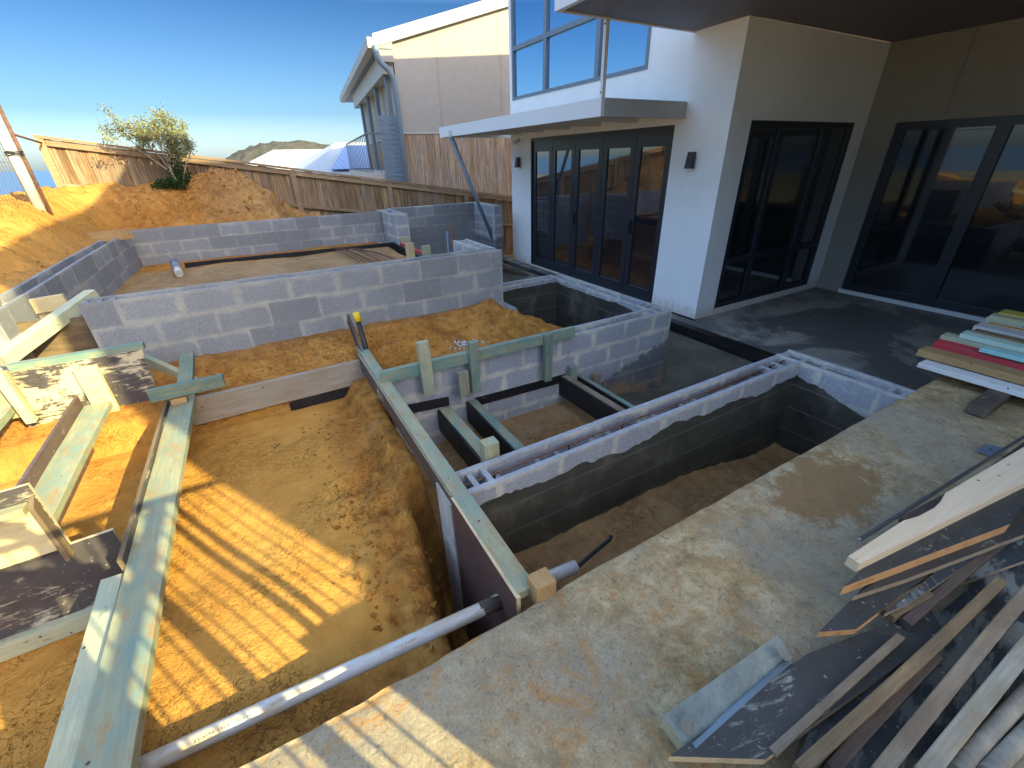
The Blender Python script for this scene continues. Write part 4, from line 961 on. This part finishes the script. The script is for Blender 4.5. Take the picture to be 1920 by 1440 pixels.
# white pipe
pa, pb2 = Z(215, 1462, .47), Z(915, 1137, .46)
pc, pd = Z(985, 1100, .46), Z(1080, 1062, .46)
t = thing('drain_pipe', 'long white plastic pipe beside the slab, passing through the dark plywood panel', 'pipe', pa.lerp(pb2, .5))
mb = MB(); mb.tube([pa+(pa-pb2)*.3, pa, pa.lerp(pb2, .5)+V((0, 0, .004)), pb2, pc, pd], .029, 20); o = mb.build('pipe', M['pvc'], t)
mb = MB(); e = (pd-pc).normalized(); mb.tube([pd-e*.0, pd+e*.001], [.0285, .0285], 20); mb.build('pipe_end', M['core'], t)
mb = MB(); q = Z(1143, 1014, .36); mb.tube([pd-e*.15, pd+e*.02, (pd*1.1+q*.9)/2, q+V((0, 0, .01)), q+V((.02, .012, .012))], .010, 10); o = mb.build('hose', M['blackplastic'], None, loc=pd); tag(o, 'black hose poking out of the right end of the white pipe', 'hose')
mb = MB(); mb.tube([pb2-e*.035, pb2+e*.06], .0305, 18); mb.build('tape', M['dark_wood'], t)
# printed line on the pipe (not legible in the photograph: a run of small dashes and digits)
def pipe_text(txt, s0, size):
    cu = bpy.data.curves.new('marking', 'FONT'); cu.body = txt; cu.size = size; cu.extrude = .0002; cu.space_character = 1.15
    o = bpy.data.objects.new('printed_marking', cu); COL.objects.link(o)
    ax = (pb2-pa).normalized(); tc_ = (CAM-pa.lerp(pb2, s0)); nn = (tc_-ax*tc_.dot(ax)).normalized()
    nn = (nn*.92+ax.cross(nn)*.12).normalized(); yv = nn.cross(ax).normalized()
    F = Matrix((ax, yv, nn)).transposed().to_4x4(); F.translation = pa.lerp(pb2, s0)+nn*.0298; o.matrix_world = F
    cu.materials.append(M['blackplastic'])
    dg = bpy.context.evaluated_depsgraph_get(); me = bpy.data.meshes.new_from_object(o.evaluated_get(dg)); bpy.data.objects.remove(o)
    o2 = bpy.data.objects.new('printed_marking', me); COL.objects.link(o2); o2.matrix_world = F; par(o2, t)
pipe_text('AS/NZS 1260   DWV  SN6   TN41-B15   DN65   H   A/TIC   1260   DWV   SN6   5040 07/23', .17, .016)
# --- slab-side piles
SZ = .645
def ppl(label, px, z, th, mat, edge, name='plywood_sheet', zs=None, cat='plywood sheet', group=None):
    P = [Z(x, y, (zs[i] if zs else z)) for i, (x, y) in enumerate(px)]
    o = plate(name, P, (0, 0, -th), mat, edge, bevel=.0015); tag(o, label, cat, group); return o
ppl('big slate-grey plywood sheet streaked with white, lying lowest under the long battens', [(1440, 1520), (1560, 1290), (1760, 1150), (1935, 1005), (2300, 1000), (2200, 1600)], .668, .022, M['ply_slate'], M['ply_edge_old'])
ppl('black plywood sheet with white smears and a pale cut edge at the bottom', [(1255, 1418), (1435, 1424), (1770, 1185), (1745, 1140), (1515, 1225)], .71, .028, M['ply_clean'], M['ply_edge_pale'])
ppl('dark plywood offcut with an orange cut end, right of the slab stain', [(1535, 1185), (1605, 1180), (1790, 1040), (1925, 960), (1900, 915), (1700, 1020)], .755, .026, M['ply_clean'], M['ply_edge'])
ppl('black plywood sheet with a bright orange layered edge', [(1582, 1100), (1895, 982), (1960, 880), (1960, 800), (1700, 985)], .83, .045, M['ply_clean'], M['ply_edge'])
ppl('worn plywood strip lying between the long battens and the orange-edged sheet', [(1660, 1150), (1700, 1135), (1885, 1010), (1860, 985)], .76, .02, M['ply_slate'], M['ply_edge_old'])
ppl('slate plywood sheet partly hidden at the right edge', [(1700, 1130), (1980, 1030), (1980, 880), (1840, 1000)], .72, .018, M['ply_slate'], M['ply_edge_old'])
def bt(label, a, b, z0, z1, w, t_, mat, **k): return board(label, Z(a[0], a[1], z0), Z(b[0], b[1], z1), w, t_, mat, **k)
bt('rough brown-edged batten on the black smeared sheet', (1450, 1408), (1690, 1190), .72, .74, .022, .022, M['grey_wood'])
bt('long olive-brown batten crossing the slate sheet', (1500, 1440), (1880, 1085), .73, .76, .030, .05, M['dark_brown'] if 'dark_brown' in M else M['brown_wood'])
bt('dark grey batten beside the olive-brown one', (1560, 1440), (1760, 1225), .71, .72, .030, .035, M['dark_wood'])
bt('pale dusty batten with a sunlit lower end', (1650, 1450), (1940, 1095), .72, .76, .036, .045, M['grey_wood'])
bt('flat grey batten right of the dusty one, sunlit at the bottom', (1735, 1450), (1960, 1170), .73, .76, .040, .02, M['rail_grey'])
for i, (a, b) in enumerate((((1790, 1445), (1990, 1230)), ((1850, 1450), (2010, 1290)))):
    t = [Z(a[0], a[1], .70), Z(b[0], b[1], .72)]; mb = MB(); mb.tube(t, .020, 14); o = mb.build('steel_pipe', M['galv_dull'] if 'galv_dull' in M else M['grey_al'], None, loc=t[0]); tag(o, ('thin' if i == 0 else 'outermost')+' dull metal pipe in the bottom right corner', 'pipe')
ppl('black sheet edge showing under the orange-edged plywood', [(1600, 1118), (1700, 1085), (1925, 1000), (1925, 960), (1720, 1040)], .785, .026, M['ply_clean'], M['ply_edge_old'])
bt('brown batten with a cut orange end near the slate sheet', (1665, 1148), (1738, 1104), .75, .76, .045, .03, M['brown_wood'])
bt('thin grey batten under the orange-edged sheet', (1700, 1165), (1925, 975), .745, .77, .03, .03, M['dark_wood'])
ppl('dusty tan sheet in the very bottom right corner', [(1800, 1470), (1960, 1350), (1990, 1500)], .69, .02, M['rail_grey'], M['ply_edge_old'])
# planed pine board with rounded notch
P = [(1587, 1040), (1700, 975), (1780, 918), (1840, 845), (1985, 770)]
z_ = .87
outline = [(1590, 1043), (1694, 976), (1722, 968), (1752, 952), (1766, 938), (1772, 925), (1930, 832), (2000, 795), (2010, 860), (1930, 900), (1612, 1057)]
o = plate('pine_board', [Z(x, y, z_) for x, y in outline], (0, 0, -.04), M['pine_white'], None, bevel=.002); tag(o, 'planed pale pine board with a rounded notch, on top of the pile', 'timber')
bt('dark round-edged rubber hose-like bar lying behind the pine board', (1697, 974), (1925, 850), .80, .83, .035, .03, M['dark_wood'], name='dark_bar')
bt('thin grey metal strip behind the dark bar', (1612, 1010), (1925, 815), .77, .80, .014, .01, M['galv'], name='metal_strip')
t = thing('metal_bracket', 'grey steel bracket with a hole lying on the slab by the wall end', 'bracket', Z(1860, 850, .65))
P = [Z(x, y, .655) for x, y in ((1832, 843), (1848, 832), (1882, 838), (1876, 852), (1856, 853))]; plate('plate', P, (0, 0, -.008), M['winframe'], None, t)
mb = MB(); c_ = Z(1858, 843, .6555); mb.tube([c_, c_+V((0, 0, .001))], .007, 10); mb.build('hole', M['blackplastic'], t)
# steel channel (bullnose former) with two tape pieces
t = thing('green_box_rail', 'pale green timber rail with a blue edge and tape at both ends on the slab', 'timber', Z(1350, 1290, .66))
P = [(1243, 1342), (1443, 1190), (1480, 1222), (1290, 1398)]
a = Z(1262, 1370, .72); b = Z(1462, 1205, .72)
plate('rail', [Z(1243, 1342, .725), Z(1458, 1190, .725), Z(1486, 1232, .70), Z(1284, 1400, .70)], (0, 0, -.05), M['channel'], M['treated_pale'], t, .003)
mb = MB(); mb.tube([Z(1300, 1402, .70), Z(1480, 1240, .70)], .012, 12); mb.build('blue_edge', M['blue_al'] if 'blue_al' in M else M['steelblue'], t)
rs = random.Random(8)
for c_ in ((1290, 1362), (1472, 1228)):
    q = Z(c_[0], c_[1], .735); mb = MB(); 
    for k in range(5):
        an = rs.uniform(0, 3); dd = V((math.cos(an), math.sin(an), 0))*.018; n2 = V((-dd.y, dd.x, 0))*.35
        mb.poly([q-dd-n2, q+dd-n2+V((0, 0, .003)), q+dd+n2, q-dd+n2+V((0, 0, .002))])
    o = mb.build('tape', M['tape'] if 'tape' in M else M['grey_wood'], t)
    sd = o.modifiers.new('solid', 'SOLIDIFY'); sd.thickness = .002
# --- stack of planks on the right, on bearers over the patio
cols_ = [  # (label, far-end pixel of top-left corner, width, z top, material, thickness)
    ('white painted board at the bottom front of the plank stack', (1722, 680), .16, .74, 'white_wood', .035),
    ('orange hardwood plank at the front of the plank stack', (1722, 655), .13, .80, 'orange_wood', .05),
    ('red painted plank in the plank stack', (1752, 640), .10, .81, 'red', .05),
    ('cream plank between the red and mint planks', (1764, 628), .12, .83, 'treated_pale', .04),
    ('aqua plank lying over the red plank', (1838, 652), .10, .85, 'aqua', .03),
    ('wide mint plank in the middle of the stack', (1800, 625), .13, .86, 'mint', .05),
    ('brown plank behind the mint plank', (1822, 620), .09, .87, 'brown_wood', .05),
    ('grey planed plank behind the brown plank', (1826, 610), .14, .885, 'white_wood', .05),
    ('thin orange batten in the stack', (1850, 606), .06, .89, 'orange_wood', .05),
    ('pale green plank near the back of the stack', (1850, 594), .14, .91, 'treated_pale', .06),
    ('blue-green plank near the back of the stack', (1856, 590), .10, .93, 'treated', .05),
    ('yellow plank at the back of the stack', (1872, 585), .14, .94, 'yellow_wood', .05)]
for lab, px, w, zt_, mt, th in cols_:
    a = Z(px[0], px[1], zt_); board(lab, (a.x+w/2, a.y, zt_), (a.x+w/2+.02, a.y-2.6, zt_-.01), w, th, M[mt], name='stacked_plank', group='planks stacked beside the slab', bevel=.004)
for lab, y in (('black bearer under the far part of the plank stack', .55), ('black bearer under the near part of the plank stack', -.9)):
    board(lab, (3.55, y, .70), (5.2, y+.02, .70), .10, .06, M['dark_wood'], name='bearer')
# twig and offcuts on sand
for lab, px, z, L, mt in (('small dark stick on the shaded sand', (512, 840), .325, .05, M['dark_wood']),):
    a = Z(px[0], px[1], z); board(lab, a, a+V((L, .03, .005)), .008, .006, mt, name='stick', cat='stick')
# --- shrub
def shrub():
    rs = random.Random(11); base = V((-.98, 9.9, 1.72))
    t = thing('shrub', 'lone sparse shrub with olive leaves growing on the mound before the fence', 'shrub', base)
    mb = MB(); tips = []
    def grow(p, d, L, r, lv):
        n = 4; pts = [p]; dd = d.copy()
        for i in range(n):
            dd = (dd+V((rs.uniform(-.22, .22), rs.uniform(-.22, .22), rs.uniform(-.05, .16)))).normalized(); pts.append(pts[-1]+dd*L/n)
        mb.tube(pts, [r*(1-.5*i/n) for i in range(n+1)], 6, 0, False)
        if lv == 0: tips.extend(pts[1:]); return
        if lv <= 1: tips.extend(pts[2:])
        for i in range(rs.randint(3, 4)):
            k = rs.randint(1, n); nd = (dd+V((rs.uniform(-.9, .9), rs.uniform(-.7, .7), rs.uniform(-.25, .6)))).normalized()
            grow(pts[k], nd, L*rs.uniform(.55, .8), r*.55, lv-1)
    mb.tube([base-V((0, 0, .15)), base+V((.05, 0, .16)), base+V((.02, 0, .36))], [.026, .021, .018], 7, 0, False)
    mb.tube([base-V((-.05, 0, .15)), base+V((.16, .02, .20)), base+V((.26, .02, .42))], [.018, .015, .012], 7, 0, False)
    for o_, d in ((.36, (-.55, .05, 1)), (.36, (-.1, -.2, 1)), (.30, (-.9, .1, .7)), (.36, (.25, .2, 1.2)), (.33, (.55, 0, .8))):
        grow(base+V((.02, 0, o_)), V(d).normalized(), .43, .013, 3)
    for d in ((.1, .1, 1), (.8, 0, .7)): grow(base+V((.26, .02, .42)), V(d).normalized(), .27, .010, 2)
    mb.build('branches', M['bark'], t)
    lf = MB()
    def leaf(c_, sz):
        a = V((rs.gauss(0, 1), rs.gauss(0, 1), rs.gauss(.2, .7))).normalized(); b = a.cross(V((rs.gauss(0, 1), rs.gauss(0, 1), rs.gauss(0, 1)))).normalized()
        lf.poly([c_, c_+a*sz*.5+b*sz*.22, c_+a*sz, c_+a*sz*.5-b*sz*.22])
    for q in tips:
            if q.z < base.z+.40: continue
            for k in range(rs.randint(3, 6)): leaf(q+V((rs.gauss(0, .03), rs.gauss(0, .03), rs.gauss(0, .03))), rs.uniform(.03, .055))
    lf.build('foliage', M['leaf'], t)
    return len(tips)
def leafmat(name, a, b):
    s = N(name); rnd = s.noise(s.tc.outputs['Object'], 9, 4, .7)
    c = s.ramp(rnd, [(.35, a), (.65, b)]); m_ = s.fin(c, .6, None, .3)
    tr = s.n('ShaderNodeBsdfTranslucent'); s.l(c, tr.inputs[0]); mx = s.n('ShaderNodeMixShader'); mx.inputs[0].default_value = .25
    s.l(s.b.outputs[0], mx.inputs[1]); s.l(tr.outputs[0], mx.inputs[2]); s.l(mx.outputs[0], s.out.inputs[0]); return m_
M['bark'] = plain('shrub_bark', (.30, .25, .19), .9, .1, var=.3)
M['leaf'] = leafmat('olive_leaves', (.16, .17, .06), (.32, .31, .13))
M['leaf_dark'] = leafmat('dark_leaves', (.02, .04, .012), (.05, .09, .02))
shrub()
def bush(label, c_, r, n, mat, seed):
    rs = random.Random(seed); mb = MB(); c_ = V(c_)
    for i in range(n):
        d = V((rs.gauss(0, 1), rs.gauss(0, 1), abs(rs.gauss(0, 1)))).normalized(); q = c_+V((d.x*r[0], d.y*r[1], d.z*r[2]))*rs.uniform(.3, 1)
        a = (d+V((rs.gauss(0, .6), rs.gauss(0, .6), rs.gauss(.4, .6)))).normalized(); b = a.cross(V((rs.gauss(0, 1), rs.gauss(0, 1), rs.gauss(0, 1)))).normalized(); sz = rs.uniform(.03, .07)
        mb.poly([q, q+a*sz*.5+b*sz*.2, q+a*sz, q+a*sz*.5-b*sz*.2])
    o = mb.build('bush', mat, None, loc=c_); tag(o, label, 'bush'); return o
bush('low dark green bush at the foot of the lone shrub', (-1.02, 9.92, 1.78), (.30, .15, .15), 1200, M['leaf_dark'], 1)
bush('upright dark green bush against the fence beside the shrub trunk', (-.86, 9.95, 1.75), (.17, .15, .62), 1300, M['leaf_dark'], 2)
# --- temporary mesh fence on the far left
t = thing('mesh_fence_post', 'white wrapped post with a rusty pole tied to it at the left edge', 'post', (-2.25, 8.2, 1.6))
a = Y(66, 362, 8.2); mb = MB(); tp = Y(2, 205, 8.2); mb.tube([V((a.x-.03, 8.2, 1.5)), V((a.x-.03, 8.2, tp.z))], .06, 14); mb.build('white_sleeve', M['sleeve'], t)
mb = MB(); mb.tube([V((a.x+.055, 8.2, 1.5)), V((a.x+.055, 8.2, tp.z+.25))], .02, 8); mb.build('rusty_pole', M['rust'], t)
mb = MB(); rs = random.Random(3)
for k in range(3): mb.tube([V((a.x-.03, 8.2, 2.28+k*.015))+V((math.cos(q*.7)*.085+.02, math.sin(q*.7)*.075, rs.uniform(-.008, .008))) for q in range(10)], .006, 5)
mb.build('wire_tie', M['charcoal'], t)
t = thing('wire_fence', 'thin rusty wire mesh panel beyond the mound at the left edge', 'mesh panel', (-3.0, 7.0, 1.2))
def qm(u, z): return V((a.x-.07, 8.15, 0)).lerp(V((-3.2, 5.2, 0)), u)+V((0, 0, z))
mb = MB()
for k in range(60): mb.tube([qm(k/60, .9), qm(k/60, 2.55)], .0022, 4, 0, False)
for z in (1.0, 1.4, 1.8, 2.2, 2.55): mb.tube([qm(0, z), qm(1, z)], .0022 if z < 2.5 else .015, 5, 0, False)
mb.build('wire_mesh', M['rust'], t)
a2 = Y(25, 250, 8.3); b2 = Y(78, 268, 10.4); mb = MB(); mb.tube([Y(22, 251, 8.25), b2], .014, 6); mb.build('top_rail', M['rust'], t)
# --- rubble, clods and stones on the mounds (too many to count)
s = MB(); rs = random.Random(21)
def rock(c_, r):
    base = len(s.v); ph = rs.random()*99
    for i in range(6):
        pass
    dirs = [V((1,0,0)), V((-1,0,0)), V((0,1,0)), V((0,-1,0)), V((0,0,1)), V((0,0,-1))]
    vs = [c_+d*r*rs.uniform(.55, 1.15)+V((rs.uniform(-.3, .3), rs.uniform(-.3, .3), rs.uniform(-.3, .3)))*r for d in dirs]
    s.v += [tuple(q) for q in vs]
    for f in ((0,2,4),(2,1,4),(1,3,4),(3,0,4),(2,0,5),(1,2,5),(3,1,5),(0,3,5)):
        s.f.append(tuple(base+k for k in f)); s.mi.append(0); s.uv.append([(0,0)]*3); s.sm.append(False)
for (x0, x1, y0, y1, n, rm) in ((-2.2, 1.1, 9.4, 10.3, 700, .022), (-.6, .9, 9.4, 10.2, 120, .045), (-.7, 2.2, 3.65, 4.2, 700, .013), (1.5, 2.9, 3.3, 4.3, 500, .016), (.05, .5, 1.4, 3.4, 420, .013), (.02, .44, 1.1, 2.7, 200, .026), (-.1, .45, 1.6, 3.4, 160, .018), (-.9, .45, 1.5, 3.5, 260, .006), (-2, -.95, .9, 2.1, 160, .010), (.6, 3.4, .95, 1.5, 320, .010), (-2.6, -1.95, 4.6, 9.2, 400, .018), (.6, 3.4, 1.8, 2.95, 220, .007), (-1.6, 2.0, 4.5, 9.1, 300, .012)):
    for i in range(n):
        x, y = rs.uniform(x0, x1), rs.uniform(y0, y1); r_ = rm*rs.uniform(.25, 1)**1.5
        rock(V((x, y, gh(x, y)+r_*rs.uniform(-.3, .35))), r_)
o = s.build('soil_clods', M['soil'])
s_keep = s; s = MB(); q = Z(868, 602, .74)
for i in range(46):
    rr = rs.uniform(.006, .022); x, y = q.x+rs.gauss(0, .075), q.y+rs.gauss(0, .05); rock(V((x, y, gh(x, y)+rr*.5)), rr)
o2 = s.build('cement_crumbs', M['crumb']); tag(o2, kind='stuff')
s = s_keep; tag(o, kind='stuff')
for nm in ('conc', 'pale', 'grass'):
    pass
# --- dark timbers beside the folding doors
board('dark timber lying on the ground beside the folding doors under the prop', (4.45, 8.9, .05), (4.72, 7.0, .0), .14, .05, M['dark_wood'])
board('green timber offcut at the foot of the steel prop', (4.60, 8.98, .12), (4.98, 8.80, .12), .05, .08, M['treated'])
# ------------------------------------------------------------------ balustrade behind the camera and the photographer (both throw shadows into view)
o = plate('plywood_sheet', [(.87, -.71, .64), (1.33, -.71, .64), (1.33, -.71, 1.65), (.87, -.71, 1.635)], (0, .018, 0), M['ply_mid'], M['ply_edge_pale']); tag(o, 'unseen plywood sheet added behind the camera to keep low sun off the slab', 'plywood sheet')  # sheet added out of view, sized to block low sun from the slab
bal = thing('balustrade', 'steel balustrade behind the camera that throws the striped shadow on the sand', 'balustrade', (.2, -.55, .63))
by0 = -.75; zr_ = .3+(2.84-by0)/1.653
for z in (zr_, .72):
    mb = MB(); mb.tube([(-1.6, by0, z), (1.35, by0, z)], .022, 8); mb.build('rail', M['charcoal'], bal)
mb = MB(); mb.tube([(.72, -.42, 2.25), (.72, -2.3, 2.25)], .030, 10); mb.build('side_rail', M['charcoal'], bal)
mb = MB(); mb.tube([(.72, -.765, zr_), (.72, -.765, 2.2)], .012, 6); mb.build('hook', M['charcoal'], bal)
x = -1.6; k = 0
while x < 1.36:
    big_ = k in (0, 29); mb = MB(); mb.tube([(x, by0, .60 if not big_ else .55), (x, by0, zr_)], .035 if big_ else (.0055 if k not in (33, 34) else .021), 8); mb.build('post' if big_ else 'baluster', M['charcoal'], bal); x += .078; k += 1

# ------------------------------------------------------------------ the photographer, standing behind the camera
def skin(name, pts, edges, mat, parent, sub=2):
    me = bpy.data.meshes.new(name); me.from_pydata([p[0] for p in pts], edges, []); o = bpy.data.objects.new(name, me); COL.objects.link(o)
    o.modifiers.new('skin', 'SKIN'); ss = o.modifiers.new('sub', 'SUBSURF'); ss.levels = sub; ss.render_levels = sub
    for i, p in enumerate(pts):
        r_ = p[1] if isinstance(p[1], tuple) else (p[1], p[1]); me.skin_vertices[0].data[i].radius = r_; me.skin_vertices[0].data[i].use_root = i == 0
    o.modifiers['skin'].use_smooth_shade = True
    me.materials.append(mat); o.parent = parent; o.matrix_parent_inverse = Matrix.Translation(-parent.location)
    return o
M['skin'] = plain('skin', (.50, .31, .22), .55, .3, var=.06); M['shirt'] = plain('orange_work_shirt', (.55, .22, .04), .9, .1); M['trouser'] = plain('navy_trousers', (.04, .05, .09), .9, .1)
M['boot'] = plain('tan_boots', (.30, .18, .09), .7, .2); M['hair'] = plain('dark_hair', (.05, .035, .025), .7, .2, bumpy=.5, sc=30)
G = .64; by = -.40
person = thing('person', 'person in an orange shirt and navy trousers holding up a phone behind the camera', 'person', (.02, by, G))
def L_(x, y, z): return (x+.02, by+y, G+z)
body = [(L_(0, 0, .95), (.15, .11)), (L_(0, .01, 1.12), (.135, .10)), (L_(0, .02, 1.30), (.16, .115)), (L_(0, .01, 1.42), (.13, .09)), (L_(0, .02, 1.50), (.055, .055)),
        (L_(0, .035, 1.58), (.068, .082)), (L_(0, .04, 1.66), (.078, .095)), (L_(0, .03, 1.73), (.055, .07))]
ed = [(i, i+1) for i in range(7)]
for sx in (-1, 1):
    k = len(body)
    wr = CAM+rgt*(.105*sx)-fwd*.03+V((0, 0, -.045))
    body += [(L_(.17*sx, 0, 1.40), .055), (L_(.27*sx, .10, 1.19), .043), (tuple(wr), (.026, .026)), (tuple(wr+V((-.012*sx, .018, .03))), (.036, .020))]
    ed += [(3, k), (k, k+1), (k+1, k+2), (k+2, k+3)]
    hx = len(body)
    for f_ in range(4):      # four fingers wrapped behind the phone, rooted in the palm
        b0 = wr+V((-.015*sx, .016, .035+.016*f_)); body += [(tuple(b0+V((-.02*sx, .006, .004))), .0085), (tuple(b0+V((-.045*sx, .004, .006))), .0075)]
        q = len(body)-2; ed += [(k+3, q), (q, q+1)]
    body += [(tuple(wr+V((-.008*sx, -.020, .045))), .010), (tuple(wr+V((-.030*sx, -.026, .060))), .0085)]; q = len(body)-2; ed += [(k+3, q), (q, q+1)]
    k = len(body)
    body += [(L_(.10*sx, 0, .88), .085), (L_(.12*sx, .02, .50), .055), (L_(.13*sx, -.01, .10), .038), (L_(.14*sx, .02, .045), .042), (L_(.15*sx, .15, .035), (.040, .028))]
    ed += [(0, k), (k, k+1), (k+1, k+2), (k+2, k+3), (k+3, k+4)]
skin('body', body, ed, M['skin'], person)
sh = [(L_(0, 0, .98), (.165, .125)), (L_(0, .01, 1.12), (.150, .115)), (L_(0, .02, 1.30), (.175, .128)), (L_(0, .01, 1.43), (.14, .10))]
eds = [(0, 1), (1, 2), (2, 3)]
for sx in (-1, 1):
    k = len(sh); sh += [(L_(.17*sx, 0, 1.405), .068), (L_(.27*sx, .10, 1.19), .054), (L_(.20*sx, .22, 1.28), .044)]; eds += [(3, k), (k, k+1), (k+1, k+2)]
skin('shirt', sh, eds, M['shirt'], person)
tr_ = [(L_(0, 0, .97), (.162, .122)), (L_(0, 0, .90), (.16, .12))]; edt = [(0, 1)]
for sx in (-1, 1):
    k = len(tr_); tr_ += [(L_(.10*sx, 0, .82), .098), (L_(.12*sx, .02, .50), .072), (L_(.13*sx, -.01, .12), .058)]; edt += [(1, k), (k, k+1), (k+1, k+2)]
skin('trousers', tr_, edt, M['trouser'], person)
for sx in (-1, 1): skin('boot', [(L_(.13*sx, -.01, .13), .052), (L_(.14*sx, .01, .055), .055), (L_(.15*sx, .16, .045), (.052, .040))], [(0, 1), (1, 2)], M['boot'], person)
skin('hair', [(L_(0, .0, 1.66), (.083, .088)), (L_(0, .015, 1.745), (.070, .085))], [(0, 1)], M['hair'], person)
mb = MB(); c_ = V(L_(0, .142, 1.645)); mb.tube([c_+V((0, -.02, .03)), c_+V((0, .012, -.012)), c_+V((0, -.01, -.02))], [.008, .014, .006], 8); mb.build('nose', M['skin'], person)
for sx in (-1, 1):
    mb = MB(); c_ = V(L_(.085*sx, .035, 1.645)); mb.tube([c_+V((0, 0, .03)), c_+V((.010*sx, -.006, 0)), c_+V((0, 0, -.028))], [.008, .014, .007], 8); mb.build('ear', M['skin'], person)
    mb = MB(); c_ = V(L_(.032*sx, .122, 1.668)); mb.tube([c_+V((-.010, 0, 0)), c_, c_+V((.010, 0, 0))], [.003, .009, .003], 8); mb.build('eye', M['hair'], person)
mb = MB(); c_ = V(L_(0, .128, 1.603)); mb.tube([c_+V((-.024, -.008, 0)), c_+V((0, .004, 0)), c_+V((.024, -.008, 0))], [.003, .006, .003], 8); mb.build('mouth', M['red'], person)
ph = thing('phone', 'black phone held up in both hands of the person behind the camera', 'phone', CAM-fwd*.012)
mb = MB(); c_ = CAM-fwd*.010
mb.hexa([tuple(c_+rgt*a*.078+upv*b*.038-fwd*d_) for d_ in (0,) for a, b in ((-1,-1),(1,-1),(1,1),(-1,1))]+[tuple(c_+rgt*a*.078+upv*b*.038-fwd*.008) for a, b in ((-1,-1),(1,-1),(1,1),(-1,1))])
mb.build('case', M['blackplastic'], ph, bevel=.003)

# ------------------------------------------------------------------ light
SK = ((.33, .40, .50), (.12, .185, .26), (.050, .108, .180))
az, el = R(180-28.5), R(28)
sdir = V((math.sin(az)*math.cos(el), math.cos(az)*math.cos(el), math.sin(el)))
sd_ = bpy.data.lights.new('sun', 'SUN'); sun = bpy.data.objects.new('sun', sd_); COL.objects.link(sun)
sun.rotation_euler = sdir.to_track_quat('Z', 'Y').to_euler(); sd_.energy = 2.75; sd_.angle = R(.42); sd_.color = (1, .90, .46)
w = bpy.data.worlds.new('World'); scene.world = w; w.use_nodes = True; nt = w.node_tree
sky = nt.nodes.new('ShaderNodeTexSky'); sky.sky_type = 'NISHITA'; sky.sun_disc = False; sky.sun_elevation = el; sky.sun_rotation = az
sky.air_density = 1.0; sky.dust_density = 1.6; sky.ozone_density = .7
tcw = nt.nodes.new('ShaderNodeTexCoord'); spz = nt.nodes.new('ShaderNodeSeparateXYZ'); nt.links.new(tcw.outputs['Generated'], spz.inputs[0])
rp_ = nt.nodes.new('ShaderNodeValToRGB'); nt.links.new(spz.outputs[2], rp_.inputs[0]); e_ = rp_.color_ramp.elements
for i, (p_, c_) in enumerate(((0., SK[0]), (.08, SK[1]), (.24, SK[2]), (.36, (1, 1, 1)))):
    if i > 1: e_.new(p_)
    e_[i].position = p_; e_[i].color = c_+(1,)
mxw = nt.nodes.new('ShaderNodeMix'); mxw.data_type = 'RGBA'; mxw.blend_type = 'MULTIPLY'; mxw.inputs[0].default_value = 1
nt.links.new(sky.outputs[0], mxw.inputs[6]); nt.links.new(rp_.outputs[0], mxw.inputs[7]); nt.links.new(mxw.outputs[2], nt.nodes['Background'].inputs[0]); nt.nodes['Background'].inputs[1].default_value = .15
scene.view_settings.view_transform = 'Standard'; scene.view_settings.look = 'None'; scene.view_settings.exposure = 2.22; scene.view_settings.gamma = 1
scene.render.engine = 'CYCLES'
try: scene.cycles.max_bounces = 8
except Exception: pass
